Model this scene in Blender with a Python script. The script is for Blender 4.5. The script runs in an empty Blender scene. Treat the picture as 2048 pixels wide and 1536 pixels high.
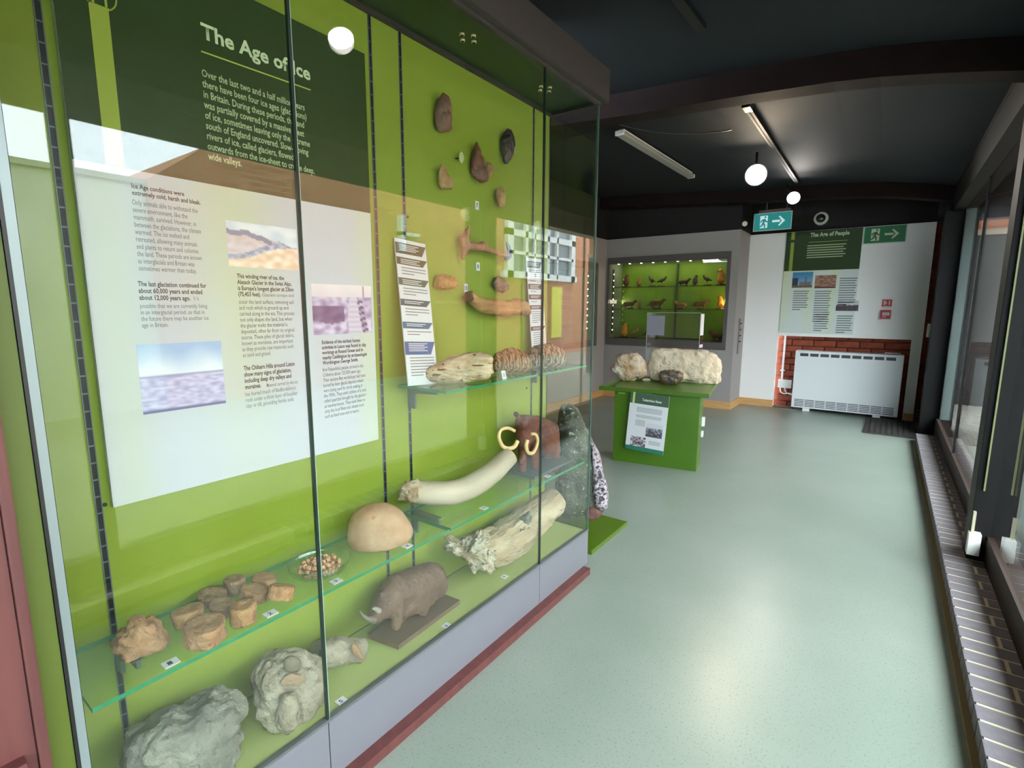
import bpy, bmesh, math, random
from mathutils import Vector, Matrix, noise
import numpy as np
random.seed(7)
sc = bpy.context.scene
COL = sc.collection
PI = math.pi
# ------------------------------------------------------------------ camera
YAW, PIT, ROL, F, CX, CZ = 36.0238, -8.6033, 0.2026, 1023.7, 1.0195, 1.2
_y, _t, _r = (math.radians(a) for a in (YAW, PIT, ROL))
FW = Vector((-math.sin(_y)*math.cos(_t), math.cos(_y)*math.cos(_t), math.sin(_t)))
_ri = Vector((math.cos(_y), math.sin(_y), 0)); _up = _ri.cross(FW)
RT = _ri*math.cos(_r)+_up*math.sin(_r); UP = -_ri*math.sin(_r)+_up*math.cos(_r)
CAM = Vector((CX, 0, CZ))
cd = bpy.data.cameras.new('camera'); cam = bpy.data.objects.new('camera', cd); COL.objects.link(cam)
cd.sensor_fit = 'HORIZONTAL'; cd.sensor_width = 36; cd.lens = F*36/2048; cd.clip_start = .02; cd.clip_end = 200
cam.matrix_world = Matrix.Translation(CAM) @ Matrix((RT, UP, -FW)).transposed().to_4x4()
sc.camera = cam
# ------------------------------------------------------------------ world, exposure, main lights
sc.view_settings.view_transform = 'Standard'; sc.view_settings.look = 'None'
sc.view_settings.gamma = 1; sc.view_settings.use_curve_mapping = False
sc.view_settings.exposure = 0.5
w = bpy.data.worlds.new('sky'); sc.world = w; w.use_nodes = True
nt = w.node_tree; bg = nt.nodes['Background']
tc = nt.nodes.new('ShaderNodeTexCoord'); sp = nt.nodes.new('ShaderNodeSeparateXYZ'); rp = nt.nodes.new('ShaderNodeValToRGB')
nt.links.new(tc.outputs['Generated'], sp.inputs[0]); nt.links.new(sp.outputs['Z'], rp.inputs[0])
rp.color_ramp.elements[0].position = 0.0; rp.color_ramp.elements[0].color = (.80, .88, 1, 1)
rp.color_ramp.elements[1].position = .6; rp.color_ramp.elements[1].color = (.92, .97, 1, 1)
nt.links.new(rp.outputs[0], bg.inputs[0]); bg.inputs[1].default_value = 13.5
sc.cycles.use_denoising = True
sc.cycles.max_bounces = 10; sc.cycles.diffuse_bounces = 5; sc.cycles.glossy_bounces = 4
sc.cycles.transparent_max_bounces = 40; sc.cycles.transmission_bounces = 4
sc.cycles.caustics_reflective = False; sc.cycles.caustics_refractive = False
sc.cycles.sample_clamp_indirect = 6

# ------------------------------------------------------------------ points from sight lines onto known planes
def ray(u, v): return FW + RT*((u-1024)/F) + UP*((768-v)/F)
def AX(u, v, a, val):
    d = ray(u, v); return CAM + d*((val-CAM[a])/d[a])
def PX(u, v, x): return AX(u, v, 0, x)
def PY(u, v, y): return AX(u, v, 1, y)
def PZ(u, v, z): return AX(u, v, 2, z)
def pxm(P): return (Vector(P)-CAM).dot(FW)/F      # metres per picture pixel there

# ------------------------------------------------------------------ materials
def lin(c): return tuple(((x/255)/12.92 if x/255 <= .04045 else ((x/255+.055)/1.055)**2.4) for x in c)+(1,)
MATS = {}
def mat(name, rgb, rough=.6, var=None, bump=None, metal=0, emit=None, rgb2=None, spec=.5, kind='noise', coord='Object', stretch=None, fleck=None):
    if name in MATS: return MATS[name]
    m = bpy.data.materials.new(name); m.use_nodes = True; n = m.node_tree; b = n.nodes['Principled BSDF']
    c = lin(rgb); b.inputs['Base Color'].default_value = c; b.inputs['Roughness'].default_value = rough
    b.inputs['Metallic'].default_value = metal; b.inputs['Specular IOR Level'].default_value = spec
    L = n.links.new
    tcn = n.nodes.new('ShaderNodeTexCoord'); src = tcn.outputs[coord]
    if stretch:
        mp = n.nodes.new('ShaderNodeMapping'); mp.inputs['Scale'].default_value = stretch; L(src, mp.inputs[0]); src = mp.outputs[0]
    cur = None
    if rgb2:
        t = n.nodes.new('ShaderNodeTexNoise'); t.inputs['Scale'].default_value = var or 8; t.inputs['Detail'].default_value = 6
        L(src, t.inputs['Vector'])
        r = n.nodes.new('ShaderNodeValToRGB'); r.color_ramp.elements[0].position = .36; r.color_ramp.elements[1].position = .64
        r.color_ramp.elements[0].color = c; r.color_ramp.elements[1].color = lin(rgb2)
        L(t.outputs['Fac'], r.inputs[0]); cur = r.outputs[0]; L(cur, b.inputs['Base Color'])
    if fleck:      # (scale, threshold, rgb)
        t = n.nodes.new('ShaderNodeTexNoise'); t.inputs['Scale'].default_value = fleck[0]; t.inputs['Detail'].default_value = 3
        L(src, t.inputs['Vector'])
        r = n.nodes.new('ShaderNodeValToRGB'); r.color_ramp.elements[0].position = fleck[1]; r.color_ramp.elements[1].position = min(1, fleck[1]+.05)
        r.color_ramp.elements[0].color = (0, 0, 0, 1); r.color_ramp.elements[1].color = (1, 1, 1, 1); L(t.outputs['Fac'], r.inputs[0])
        mx = n.nodes.new('ShaderNodeMix'); mx.data_type = 'RGBA'; L(r.outputs[0], mx.inputs[0])
        if cur: L(cur, mx.inputs[6])
        else: mx.inputs[6].default_value = c
        mx.inputs[7].default_value = lin(fleck[2]); L(mx.outputs[2], b.inputs['Base Color'])
    if bump:
        t = n.nodes.new('ShaderNodeTexNoise'); t.inputs['Scale'].default_value = bump[0]; t.inputs['Detail'].default_value = 5
        L(src, t.inputs['Vector']); bp = n.nodes.new('ShaderNodeBump'); bp.inputs['Strength'].default_value = bump[1]
        bp.inputs['Distance'].default_value = bump[2] if len(bump) > 2 else .01
        L(t.outputs['Fac'], bp.inputs['Height']); L(bp.outputs[0], b.inputs['Normal'])
    if emit:
        b.inputs['Emission Color'].default_value = c; b.inputs['Emission Strength'].default_value = emit
    MATS[name] = m; return m
def glass(name, tint=(1, 1, 1), f0=.04, rough=0.0):
    m = bpy.data.materials.new(name); m.use_nodes = True; n = m.node_tree; n.nodes.clear(); L = n.links.new
    o = n.nodes.new('ShaderNodeOutputMaterial'); mx = n.nodes.new('ShaderNodeMixShader'); t = n.nodes.new('ShaderNodeBsdfTransparent'); g = n.nodes.new('ShaderNodeBsdfGlossy')
    t.inputs[0].default_value = tint+(1,); g.inputs['Roughness'].default_value = rough
    lw = n.nodes.new('ShaderNodeLayerWeight'); lw.inputs[0].default_value = .5
    p = n.nodes.new('ShaderNodeMath'); p.operation = 'POWER'; p.inputs[1].default_value = 5; L(lw.outputs['Facing'], p.inputs[0])
    q = n.nodes.new('ShaderNodeMath'); q.operation = 'MULTIPLY_ADD'; q.inputs[1].default_value = 1-f0; q.inputs[2].default_value = f0; L(p.outputs[0], q.inputs[0])
    L(q.outputs[0], mx.inputs[0]); L(t.outputs[0], mx.inputs[1]); L(g.outputs[0], mx.inputs[2]); L(mx.outputs[0], o.inputs[0])
    MATS[name] = m; return m
def vcol():
    if 'print' in MATS: return MATS['print']
    m = mat('print', (255, 255, 255), .55); n = m.node_tree; a = n.nodes.new('ShaderNodeVertexColor'); a.layer_name = 'Col'
    n.links.new(a.outputs[0], n.nodes['Principled BSDF'].inputs['Base Color']); return m
GREEN = mat('case_green', (124, 142, 46), .5, var=3, rgb2=(130, 148, 54), spec=.3)
LGREEN = mat('deck_green', (164, 174, 110), .5, spec=.3)
DGREEN = mat('poster_green', (28, 56, 2), .5)
GREY = mat('lilac_grey', (112, 113, 122), .45)
HOOD = mat('hood_grey', (54, 50, 49), .5)
STEEL = mat('strip_steel', (60, 64, 62), .35, metal=.6)
BRKT = mat('bracket_grey', (96, 110, 112), .4, metal=.3)
REDWOOD = mat('red_wood', (102, 56, 54), .5, var=5, rgb2=(88, 48, 48), stretch=(6, 6, .8))
GLASS = glass('case_glass', (.965, .985, .97))
SHELFG = glass('shelf_glass', (.88, .97, .90), .05)
WGLASS = glass('window_glass', (.93, .96, .95), .06)
ACRYL = glass('acrylic', (.97, .98, .98), .05)
GEDGE = mat('glass_edge', (18, 120, 74), .2, spec=.6)
GDARK = mat('glass_joint', (26, 44, 36), .3, spec=.3)
GLIGHT = mat('joint_glint', (150, 175, 165), .25)
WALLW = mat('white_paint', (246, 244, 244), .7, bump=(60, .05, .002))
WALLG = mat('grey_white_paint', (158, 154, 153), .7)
BLACKW = mat('black_paint', (20, 17, 17), .8)
CEIL = mat('ceiling_slate', (31, 36, 40), .75, var=2, rgb2=(35, 39, 43), spec=.2)
RIB = mat('rib_dark', (30, 18, 15), .7, var=10, rgb2=(22, 14, 13), spec=.15)
POST = mat('post_black', (17, 16, 18), .55, spec=.2)
FLOOR = mat('vinyl_floor', (130, 142, 132), .30, var=2.2, rgb2=(138, 148, 139), fleck=(160, .60, (112, 126, 116)), spec=.45)
SKIRT = mat('pine_skirting', (206, 158, 100), .5, var=6, rgb2=(214, 170, 116), stretch=(1, 1, 8))
BRICKR = mat('red_brick', (122, 52, 34), .85, var=14, rgb2=(146, 70, 46), bump=(90, .3, .003))
BRICKB = mat('blue_brick', (112, 108, 116), .7, var=20, rgb2=(128, 120, 126), bump=(120, .3, .003))
MORT = mat('mortar', (214, 206, 178), .9, bump=(200, .3, .002))
MORTR = mat('mortar_red', (132, 84, 66), .9)
PLW = mat('white_plastic', (238, 240, 238), .4)
BLK = mat('black_plastic', (18, 18, 20), .4)
CARD = mat('white_card', (206, 209, 214), .6)
INK = mat('ink', (36, 40, 40), .6)
INKG = mat('ink_soft', (108, 112, 114), .6)
CREAMINK = mat('cream_ink', (176, 194, 152), .6)

# ------------------------------------------------------------------ mesh helpers
def link(name, me, m, parent=None, smooth=False):
    o = bpy.data.objects.new(name, me); COL.objects.link(o)
    if m:
        for k in (m if isinstance(m, (list, tuple)) else [m]): me.materials.append(k)
    if parent: o.parent = parent
    if smooth:
        for p in me.polygons: p.use_smooth = True
    return o
def fin(name, bm, m, parent=None, smooth=False):
    bmesh.ops.recalc_face_normals(bm, faces=bm.faces)
    me = bpy.data.meshes.new(name); bm.to_mesh(me); bm.free()
    return link(name, me, m, parent, smooth)
def addbox(bm, lo, hi, M=None, bev=0):
    r = bmesh.ops.create_cube(bm, size=1)
    for v in r['verts']:
        v.co = Vector([(lo[i]+hi[i])/2+v.co[i]*(hi[i]-lo[i]) for i in range(3)])
    if bev:
        es = list({e for v in r['verts'] for e in v.link_edges})
        q = bmesh.ops.bevel(bm, geom=es, offset=bev, segments=2, affect='EDGES', profile=.7)
        vs = q['verts']
        if M:
            for v in set(vs): v.co = M @ v.co
    elif M:
        for v in r['verts']: v.co = M @ v.co
def box(name, lo, hi, m, parent=None, bev=0, M=None):
    bm = bmesh.new(); addbox(bm, lo, hi, None, bev)
    if M: bm.transform(M)
    return fin(name, bm, m, parent)
def boxes(name, lst, m, parent=None, bev=0, M=None):
    bm = bmesh.new()
    for lo, hi in lst: addbox(bm, lo, hi, None, bev)
    if M: bm.transform(M)
    return fin(name, bm, m, parent)
def addcyl(bm, a, b, r0, r1=None, seg=16, cap=True):
    a = Vector(a); b = Vector(b); r1 = r0 if r1 is None else r1; d = b-a
    q = d.to_track_quat('Z', 'Y').to_matrix().to_4x4()
    bmesh.ops.create_cone(bm, cap_ends=cap, segments=seg, radius1=r0, radius2=r1, depth=d.length, matrix=Matrix.Translation((a+b)/2) @ q)
def cyl(name, a, b, r, m, parent=None, r1=None, seg=16):
    bm = bmesh.new(); addcyl(bm, a, b, r, r1, seg); o = fin(name, bm, m, parent)
    for p in o.data.polygons: p.use_smooth = len(p.vertices) == 4
    return o
def quad(name, pts, m, parent=None):
    me = bpy.data.meshes.new(name); me.from_pydata([tuple(p) for p in pts], [], [tuple(range(len(pts)))])
    return link(name, me, m, parent)
def tag(o, label=None, cat=None, group=None, kind=None):
    if label: o['label'] = label
    if cat: o['category'] = cat
    if group: o['group'] = group
    if kind: o['kind'] = kind
    return o
def empty(name, loc, label, cat, group=None):
    o = bpy.data.objects.new(name, None); COL.objects.link(o); o.location = loc; o.empty_display_size = .05
    return tag(o, label, cat, group)
def adopt(e, *objs):           # keep world placement while parenting to an unrotated empty
    for o in objs:
        o.parent = e; o.matrix_parent_inverse = Matrix.Translation(-Vector(e.location))
class G:                        # thing builder: parts made in world coordinates, parented to an empty at the base
    def __init__(s, name, loc, label, cat, group=None): s.e = empty(name, loc, label, cat, group)
    def __call__(s, o): adopt(s.e, o); return o
def crom(P, n, closed):
    out = []; N = len(P)
    for i in range(N if closed else N-1):
        g = (lambda k: P[k % N]) if closed else (lambda k: P[max(0, min(N-1, k))])
        a, b, c, d = g(i-1), g(i), g(i+1), g(i+2)
        for k in range(n):
            t = k/n; out.append(tuple(.5*((2*b[j])+(-a[j]+c[j])*t+(2*a[j]-5*b[j]+4*c[j]-d[j])*t*t+(-a[j]+3*b[j]-3*c[j]+d[j])*t**3) for j in range(len(b))))
    if not closed: out.append(tuple(P[-1]))
    return out
def fbm(p, s, o=3):
    v = 0; a = 1
    for k in range(o): v += a*noise.noise(Vector(p)*s*(2**k)+Vector((3.1*k, 1.7, 9.2))); a *= .5
    return v
def stone(name, out, anchor, thick, m, amp=.05, sc_=18, floor=None, flat=.8, parent=None, ridges=None, seed=0, sub=5, rings=14, smooth=True, shift=0, ray_n=None):
    """solid rounded body: an outline on a vertical plane through anchor, swollen to both sides by thick"""
    A = Vector(anchor); n = A-CAM; n.z = 0; n.normalize()
    if ray_n: n = Vector(ray_n).normalized()
    A = A+n*shift
    sub = max(sub, min(9, int(120/len(out)))) if thick > .03 else sub; rings = max(rings, 26) if thick > .03 else rings
    o2 = crom(out, sub, True)
    pts = []
    for u, v in o2:
        d = ray(u, v); pts.append(CAM+d*((A-CAM).dot(n)/d.dot(n)))
    c = sum(pts, Vector())/len(pts); size = max((p-c).length for p in pts)
    bm = bmesh.new(); R = []
    for k in range(-rings, rings+1):
        th = k/rings*PI/2; s = max(math.cos(th), 0)**flat; dz = math.sin(th)*thick
        if abs(k) == rings: R.append([bm.verts.new(c+n*dz)]); continue
        R.append([bm.verts.new(c+(p-c)*s+n*dz) for p in pts])
    N = len(pts)
    for a, b in zip(R, R[1:]):
        for i in range(N):
            j = (i+1) % N
            if len(a) == 1: bm.faces.new((a[0], b[i], b[j]))
            elif len(b) == 1: bm.faces.new((a[i], a[j], b[0]))
            else: bm.faces.new((a[i], a[j], b[j], b[i]))
    off = Vector((seed*7.3, seed*1.9, 0))
    for v in bm.verts:
        d = (v.co-c); l = d.length or 1
        f = fbm(v.co+off, sc_, 5)*amp*size
        if ridges: f += math.sin((v.co-c).dot(Vector(ridges[0]))*ridges[1])*ridges[2]*size
        v.co += d/l*f
        if floor is not None and v.co.z < floor: v.co.z = floor+.0004
    return fin(name, bm, m, parent, smooth)
def tube(name, pts, m, parent=None, seg=20, sub=6, amp=0., sc_=25, squash=1, floor=None, smooth=True, hollow=0, cap=True):
    """pts: (x,y,z,r) -> tapered swept body with closed ends"""
    P = crom(pts, sub, False); bm = bmesh.new(); rings = []
    prev = None
    for i, p in enumerate(P):
        a = Vector(P[max(0, i-1)][:3]); b = Vector(P[min(len(P)-1, i+1)][:3]); t = (b-a).normalized()
        if prev is None: s = t.cross(Vector((0, 0, 1)));  s = s if s.length > .1 else t.cross(Vector((1, 0, 0)))
        else: s = prev-t*prev.dot(t)
        s.normalize(); prev = s; q = t.cross(s); c = Vector(p[:3]); ring = []
        for k in range(seg):
            an = 2*PI*k/seg; d = s*math.cos(an)+q*math.sin(an)*squash
            v = c+d*p[3]*(1+amp*fbm(c+d*p[3], sc_))
            if floor is not None and v.z < floor: v.z = floor+.0004
            ring.append(bm.verts.new(v))
        rings.append(ring)
    for a, b in zip(rings, rings[1:]):
        for k in range(seg): bm.faces.new((a[k], a[(k+1) % seg], b[(k+1) % seg], b[k]))
    if hollow:
        for ring, i in ((rings[0], 0), (rings[-1], -1)):
            c = sum((v.co for v in ring), Vector())/seg
            inn = [bm.verts.new(c+(v.co-c)*.6) for v in ring]
            t = Vector(P[1 if i == 0 else -2][:3])-Vector(P[i][:3]); deep = [bm.verts.new(c+(v.co-c)*.35+t.normalized()*hollow) for v in ring]
            for k in range(seg):
                j = (k+1) % seg; bm.faces.new((ring[k], ring[j], inn[j], inn[k])); bm.faces.new((inn[k], inn[j], deep[j], deep[k]))
            bm.faces.new(deep)
    elif cap:
        bm.faces.new(rings[0]); bm.faces.new(rings[-1])
    return fin(name, bm, m, parent, smooth)
def pxt(L, m_rad=None):    # (u,v,x,rpx) -> (x,y,z,r)
    out = []
    for u, v, x, r in L:
        P = PX(u, v, x); out.append((P.x, P.y, P.z, r*pxm(P)))
    return out
def blobby(name, caps, m, vox, parent=None, amp=0, sc_=30, M=None, floor=None, smooth=3):
    """caps: (p0, p1, r0, r1) tapered capsules fused into one skin"""
    bm = bmesh.new()
    for a, b, r0, r1 in caps:
        a = Vector(a); b = Vector(b); n = max(2, int((b-a).length/(min(r0, r1)*.35+1e-6))+1); n = min(n, 14)
        for k in range(n):
            t = k/(n-1); p = a.lerp(b, t); bmesh.ops.create_icosphere(bm, subdivisions=2, radius=r0+(r1-r0)*t, matrix=Matrix.Translation(p))
    me = bpy.data.meshes.new(name); bm.to_mesh(me); bm.free()
    o = bpy.data.objects.new('tmp', me); COL.objects.link(o)
    md = o.modifiers.new('r', 'REMESH'); md.mode = 'VOXEL'; md.voxel_size = vox
    s = o.modifiers.new('s', 'SMOOTH'); s.iterations = smooth; s.factor = .6
    dg = bpy.context.evaluated_depsgraph_get(); m2 = bpy.data.meshes.new_from_object(o.evaluated_get(dg))
    bpy.data.objects.remove(o); bpy.data.meshes.remove(me); m2.name = name
    if amp:
        for v in m2.vertices: v.co += v.normal*fbm(v.co, sc_)*amp
    if floor is not None:
        for v in m2.vertices:
            if v.co.z < floor: v.co.z = floor+.0004
    m2.materials.clear()
    return link(name, m2, m, parent, True)
def text(name, body, O, Rv, Uv, wd, ht, m, parent=None, bold=0, sp=1.0, ls=1.0):
    """printed lettering fitted to a wd x ht block whose top left is O"""
    cu = bpy.data.curves.new('t', 'FONT'); cu.body = body; cu.size = 1; cu.offset = bold; cu.space_line = ls; cu.space_character = sp; cu.resolution_u = 2
    o = bpy.data.objects.new('t', cu); COL.objects.link(o)
    dg = bpy.context.evaluated_depsgraph_get(); me = bpy.data.meshes.new_from_object(o.evaluated_get(dg))
    bpy.data.objects.remove(o)
    co = np.array([v.co[:] for v in me.vertices]); x0, x1, y0, y1 = co[:, 0].min(), co[:, 0].max(), co[:, 1].min(), co[:, 1].max()
    O = Vector(O); Rv = Vector(Rv); Uv = Vector(Uv)
    for v in me.vertices:
        a = (v.co.x-x0)/(x1-x0)*wd; b = (v.co.y-y1)/(y1-y0)*ht; v.co = O+Rv*a+Uv*b
    me.name = name; me.materials.clear(); return link(name, me, m, parent)
def picture(name, O, Rv, Uv, wd, ht, fn, nx=40, ny=28, parent=None):
    """flat printed picture: colours per vertex of a grid. O = top left"""
    O = Vector(O); Rv = Vector(Rv); Uv = Vector(Uv); V = []; C = []
    for j in range(ny+1):
        for i in range(nx+1):
            V.append(tuple(O+Rv*(wd*i/nx)-Uv*(ht*j/ny))); C.append(lin(fn(i/nx, j/ny)))
    Fc = [(j*(nx+1)+i, (j+1)*(nx+1)+i, (j+1)*(nx+1)+i+1, j*(nx+1)+i+1) for j in range(ny) for i in range(nx)]
    me = bpy.data.meshes.new(name); me.from_pydata(V, [], Fc); ca = me.color_attributes.new('Col', 'FLOAT_COLOR', 'POINT')
    ca.data.foreach_set('color', np.array(C, dtype=np.float32).ravel()); return link(name, me, vcol(), parent)
def bars(name, L, O, Rv, Uv, m, parent=None):
    """rows of small print too fine to read; L: (x, y, w, h) from top left O"""
    O = Vector(O); Rv = Vector(Rv); Uv = Vector(Uv); V = []; Fc = []
    for x, y, w_, h in L:
        k = len(V)
        for a, b in ((x, y), (x, y+h), (x+w_, y+h), (x+w_, y)): V.append(tuple(O+Rv*a-Uv*b))
        Fc.append((k, k+1, k+2, k+3))
    me = bpy.data.meshes.new(name); me.from_pydata(V, [], Fc); return link(name, me, m, parent)
def struct(o, kind='structure'): o['kind'] = kind; return o
EX, EY, EZ = Vector((1, 0, 0)), Vector((0, 1, 0)), Vector((0, 0, 1))

# ------------------------------------------------------------------ setting: shell
Dp = .2335; Y0 = .197; JA = .641; JB = 1.592; E_ = 1.9925; H1 = .192; H2 = 2.019; H3 = 2.139
struct(box('floor', (-3, -4, -.06), (1.56, 7.1, 0), FLOOR))
struct(box('wall_left', (-.45, -4, 0), (-.30, 2.06, 2.7), WALLG))
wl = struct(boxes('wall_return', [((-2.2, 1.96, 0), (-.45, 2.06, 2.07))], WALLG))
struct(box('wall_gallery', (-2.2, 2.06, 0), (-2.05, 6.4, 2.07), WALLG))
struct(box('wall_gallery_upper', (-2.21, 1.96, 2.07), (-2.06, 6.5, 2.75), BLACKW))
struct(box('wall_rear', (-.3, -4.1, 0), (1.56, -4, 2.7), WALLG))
# wall with the recessed showcase, opening x -2.0..-.5, z .74..1.79
YD = 6.34
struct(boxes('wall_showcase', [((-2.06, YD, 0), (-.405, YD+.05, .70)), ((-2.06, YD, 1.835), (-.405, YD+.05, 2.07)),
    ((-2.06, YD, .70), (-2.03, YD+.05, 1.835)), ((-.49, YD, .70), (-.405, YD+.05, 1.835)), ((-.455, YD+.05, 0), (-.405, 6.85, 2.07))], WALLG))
YF = 6.83
struct(boxes('wall_end', [((-.41, YF, 0), (-.02, YF+.06, 2.06)), ((-.02, YF, .868), (1.30, YF+.06, 2.06)), ((1.245, YF, 0), (1.335, YF+.06, .868)), ((1.30, YF, .868), (1.335, YF+.06, 2.06))], WALLW))
struct(box('wall_end_upper', (-2.2, 6.42, 2.07), (1.6, 6.50, 2.75), BLACKW)) if False else None
struct(boxes('wall_dark_band', [((-2.2, 6.36, 2.07), (-.405, 6.44, 2.75)), ((-.455, 6.86, 2.061), (1.62, 7.1, 2.75)), ((1.335, 6.24, 2.1), (1.62, 6.9, 2.75)), ((-.5, 6.44, 2.07), (-.41, 6.94, 2.75))], BLACKW))
# brick wall behind the white boxing, real bricks where it shows
bw = struct(box('wall_brick', (-.1, 6.985, 0), (1.60, 7.08, 2.06), MORTR))
def brick_mesh(w_, d_, h_, m):
    bm = bmesh.new(); addbox(bm, (-w_/2, -d_/2, -h_/2), (w_/2, d_/2, h_/2), None, .003)
    bmesh.ops.recalc_face_normals(bm, faces=bm.faces); me = bpy.data.meshes.new('brick'); bm.to_mesh(me); bm.free(); me.materials.append(m); return me
bmR = brick_mesh(.215, .05, .065, BRICKR); bmRh = brick_mesh(.1, .05, .065, BRICKR)
def put(name, me, loc, parent, M=None):
    o = bpy.data.objects.new(name, me); COL.objects.link(o); o.location = loc; o.parent = parent
    if M is not None: o.rotation_euler = M
    return o
for c in range(27):
    z = .0375+c*.075; off = (c % 2)*.1125
    x = -.1+.1075+off
    if c < 12:
        while x < 1.25:
            put('brick', bmR, (x, 6.97, z), bw); x += .225
    for xx, mm in (((1.40, bmR), (1.5625, bmRh)) if c % 2 else ((1.335, bmRh), (1.4975, bmR))):
        if xx > 1.2: put('brick', mm, (xx, 6.97, z), bw)
SL = struct(boxes('baseboard_gallery', [((-2.05, 2.06, 0), (-2.035, YD, .09))], SKIRT))
struct(boxes('baseboard_showcase', [((-2.05, YD-.015, 0), (-.39, YD, .085)), ((-.405, YD, 0), (-.39, 6.83, .085))], SKIRT))
struct(boxes('baseboard_end', [((-.39, YF-.015, 0), (-.02, YF, .085)), ((1.25, YF-.015, 0), (1.335, YF, .085))], SKIRT))
# ceiling: arched roof and ribs
RC = [(-3.2, 2.46), (-2, 2.43), (-.9, 2.36), (-.3, 2.315), (.3, 2.285), (.8, 2.25), (1.1, 2.20), (1.4, 2.14), (1.62, 2.08)]
def rz(x):
    for a, b in zip(RC, RC[1:]):
        if x <= b[0]: return a[1]+(b[1]-a[1])*(x-a[0])/(b[0]-a[0])
    return RC[-1][1]
def arch(bm, x0, x1, y0, y1, lo, hi, n=24):
    rows = []
    for k in range(n+1):
        x = x0+(x1-x0)*k/n; z = rz(x); rows.append([bm.verts.new(p) for p in ((x, y0, z+lo), (x, y1, z+lo), (x, y1, z+hi), (x, y0, z+hi))])
    for a, b in zip(rows, rows[1:]):
        for i in range(4): bm.faces.new((a[i], a[(i+1) % 4], b[(i+1) % 4], b[i]))
    bm.faces.new(rows[0]); bm.faces.new(rows[-1][::-1])
bm = bmesh.new(); arch(bm, -3.2, 1.46, -4.1, 7.1, .13, .19); struct(fin('ceiling', bm, CEIL, None, False))
for k, (a, b) in enumerate(((-.2, -.05), (3.0, 3.14), (6.1, 6.24))):
    bm = bmesh.new(); arch(bm, -3.0, 1.45, a, b, 0, .16); struct(fin('trim_%d' % (k+1), bm, RIB))
struct(boxes('trim_4', [((1.40, -4, 2.22), (1.47, 7.0, 2.27)), ((1.45, -4, 2.27), (1.56, 7.0, 2.36))], RIB))
struct(box('roof_eaves', (1.47, -4, 2.10), (2.30, 7.3, 2.20), RIB))
# window wall: header, posts, panes, low brick sill
wn = struct(box('window_1', (1.468, 3.14, .0), (1.54, 6.12, .19), mat('rail_brown', (50, 38, 34), .6, spec=.2)))
HEAD = mat('header_dark', (20, 18, 16), .6, spec=.15)
hd = struct(box('window_header', (1.40, -4, 2.05), (1.50, 7.0, 2.22), HEAD)); hd.name = 'trim_5'
box('pane', (1.480, 3.14, .19), (1.486, 6.12, 2.05), WGLASS, wn)
box('mullion', (1.474, 4.66, .19), (1.492, 4.674, 2.05), POST, wn)
box('jamb', (1.488, 6.02, .19), (1.555, 6.10, 2.05), mat('jamb_teal', (176, 200, 198), .5), wn)
wn2 = struct(box('window_2', (1.468, -4, .0), (1.54, 3.0, .19), MATS['rail_brown']))
box('pane', (1.480, -4, .19), (1.486, 3.0, 2.05), WGLASS, wn2)
box('mullion', (1.465, .60, .19), (1.515, .66, 2.05), POST, wn2)
box('mullion', (1.465, -1.6, .19), (1.515, -1.54, 2.05), POST, wn2)
struct(box('trim_6', (1.408, 3.0, .07), (1.60, 3.14, 2.15), POST, None, .004))
struct(box('trim_7', (1.355, 6.12, 0), (1.56, 6.26, 2.13), POST, None, .004))
struct(boxes('wall_corner', [((1.46, 6.26, 0), (1.60, 7.08, 2.2))], BLACKW))
# brick sill
SX0, SX1, SZ = 1.323, 1.47, .07
sill = struct(box('trim_8', (SX0+.006, -4, 0), (1.47, 5.85, SZ-.002), MORT))
mA = brick_mesh(.145, .065, .064, BRICKB); mB = brick_mesh(.102, .065, .064, BRICKB); mC = brick_mesh(.033, .065, .064, BRICKB)
y = 1.38; k = 0
while y < 5.83:
    if k % 2: put('brick', mA, (SX0+.0725, y, SZ-.032+random.uniform(-.001, .001)), sill)
    else:
        put('brick', mB, (SX0+.051, y, SZ-.032+random.uniform(-.001, .001)), sill); put('brick', mC, (SX0+.129, y, SZ-.032), sill)
    y += .075; k += 1
struct(box('trim_9', (SX0-.018, -4, 0), (SX0+.003, 5.80, .014), mat('edge_strip', (120, 104, 60), .5)))

# ------------------------------------------------------------------ outdoors
struct(box('ground', (1.57, -12, -.2), (30, 26, -.05), mat('paving', (134, 132, 122), .8, var=1.5, rgb2=(120, 118, 110))))
def brickmat(name, c1, c2, mo, s=4.4):
    m = mat(name, c1, .85); n = m.node_tree; t = n.nodes.new('ShaderNodeTexBrick'); tcn = n.nodes.new('ShaderNodeTexCoord')
    sx = n.nodes.new('ShaderNodeSeparateXYZ'); cx = n.nodes.new('ShaderNodeCombineXYZ'); ad = n.nodes.new('ShaderNodeMath')
    n.links.new(tcn.outputs['Object'], sx.inputs[0]); n.links.new(sx.outputs[0], ad.inputs[0]); n.links.new(sx.outputs[1], ad.inputs[1])
    n.links.new(ad.outputs[0], cx.inputs[0]); n.links.new(sx.outputs[2], cx.inputs[1]); n.links.new(cx.outputs[0], t.inputs[0])
    t.inputs['Color1'].default_value = lin(c1); t.inputs['Color2'].default_value = lin(c2); t.inputs['Mortar'].default_value = lin(mo)
    t.inputs['Scale'].default_value = 1; t.inputs['Brick Width'].default_value = .225; t.inputs['Row Height'].default_value = .075; t.inputs['Mortar Size'].default_value = .006
    n.links.new(t.outputs[0], n.nodes['Principled BSDF'].inputs['Base Color']); return m
OB = brickmat('orange_brick', (168, 96, 62), (184, 112, 76), (170, 144, 118))
g = G('brick_building', (6, 9, -.05), 'orange brick house across the yard, seen through and mirrored in the glass', 'building')
bm = bmesh.new(); prof = [(2.55, -.05), (2.55, 2.66), (3.2, 3.16), (3.3, 3.2), (18, 3.2), (18, -.05)]
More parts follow.
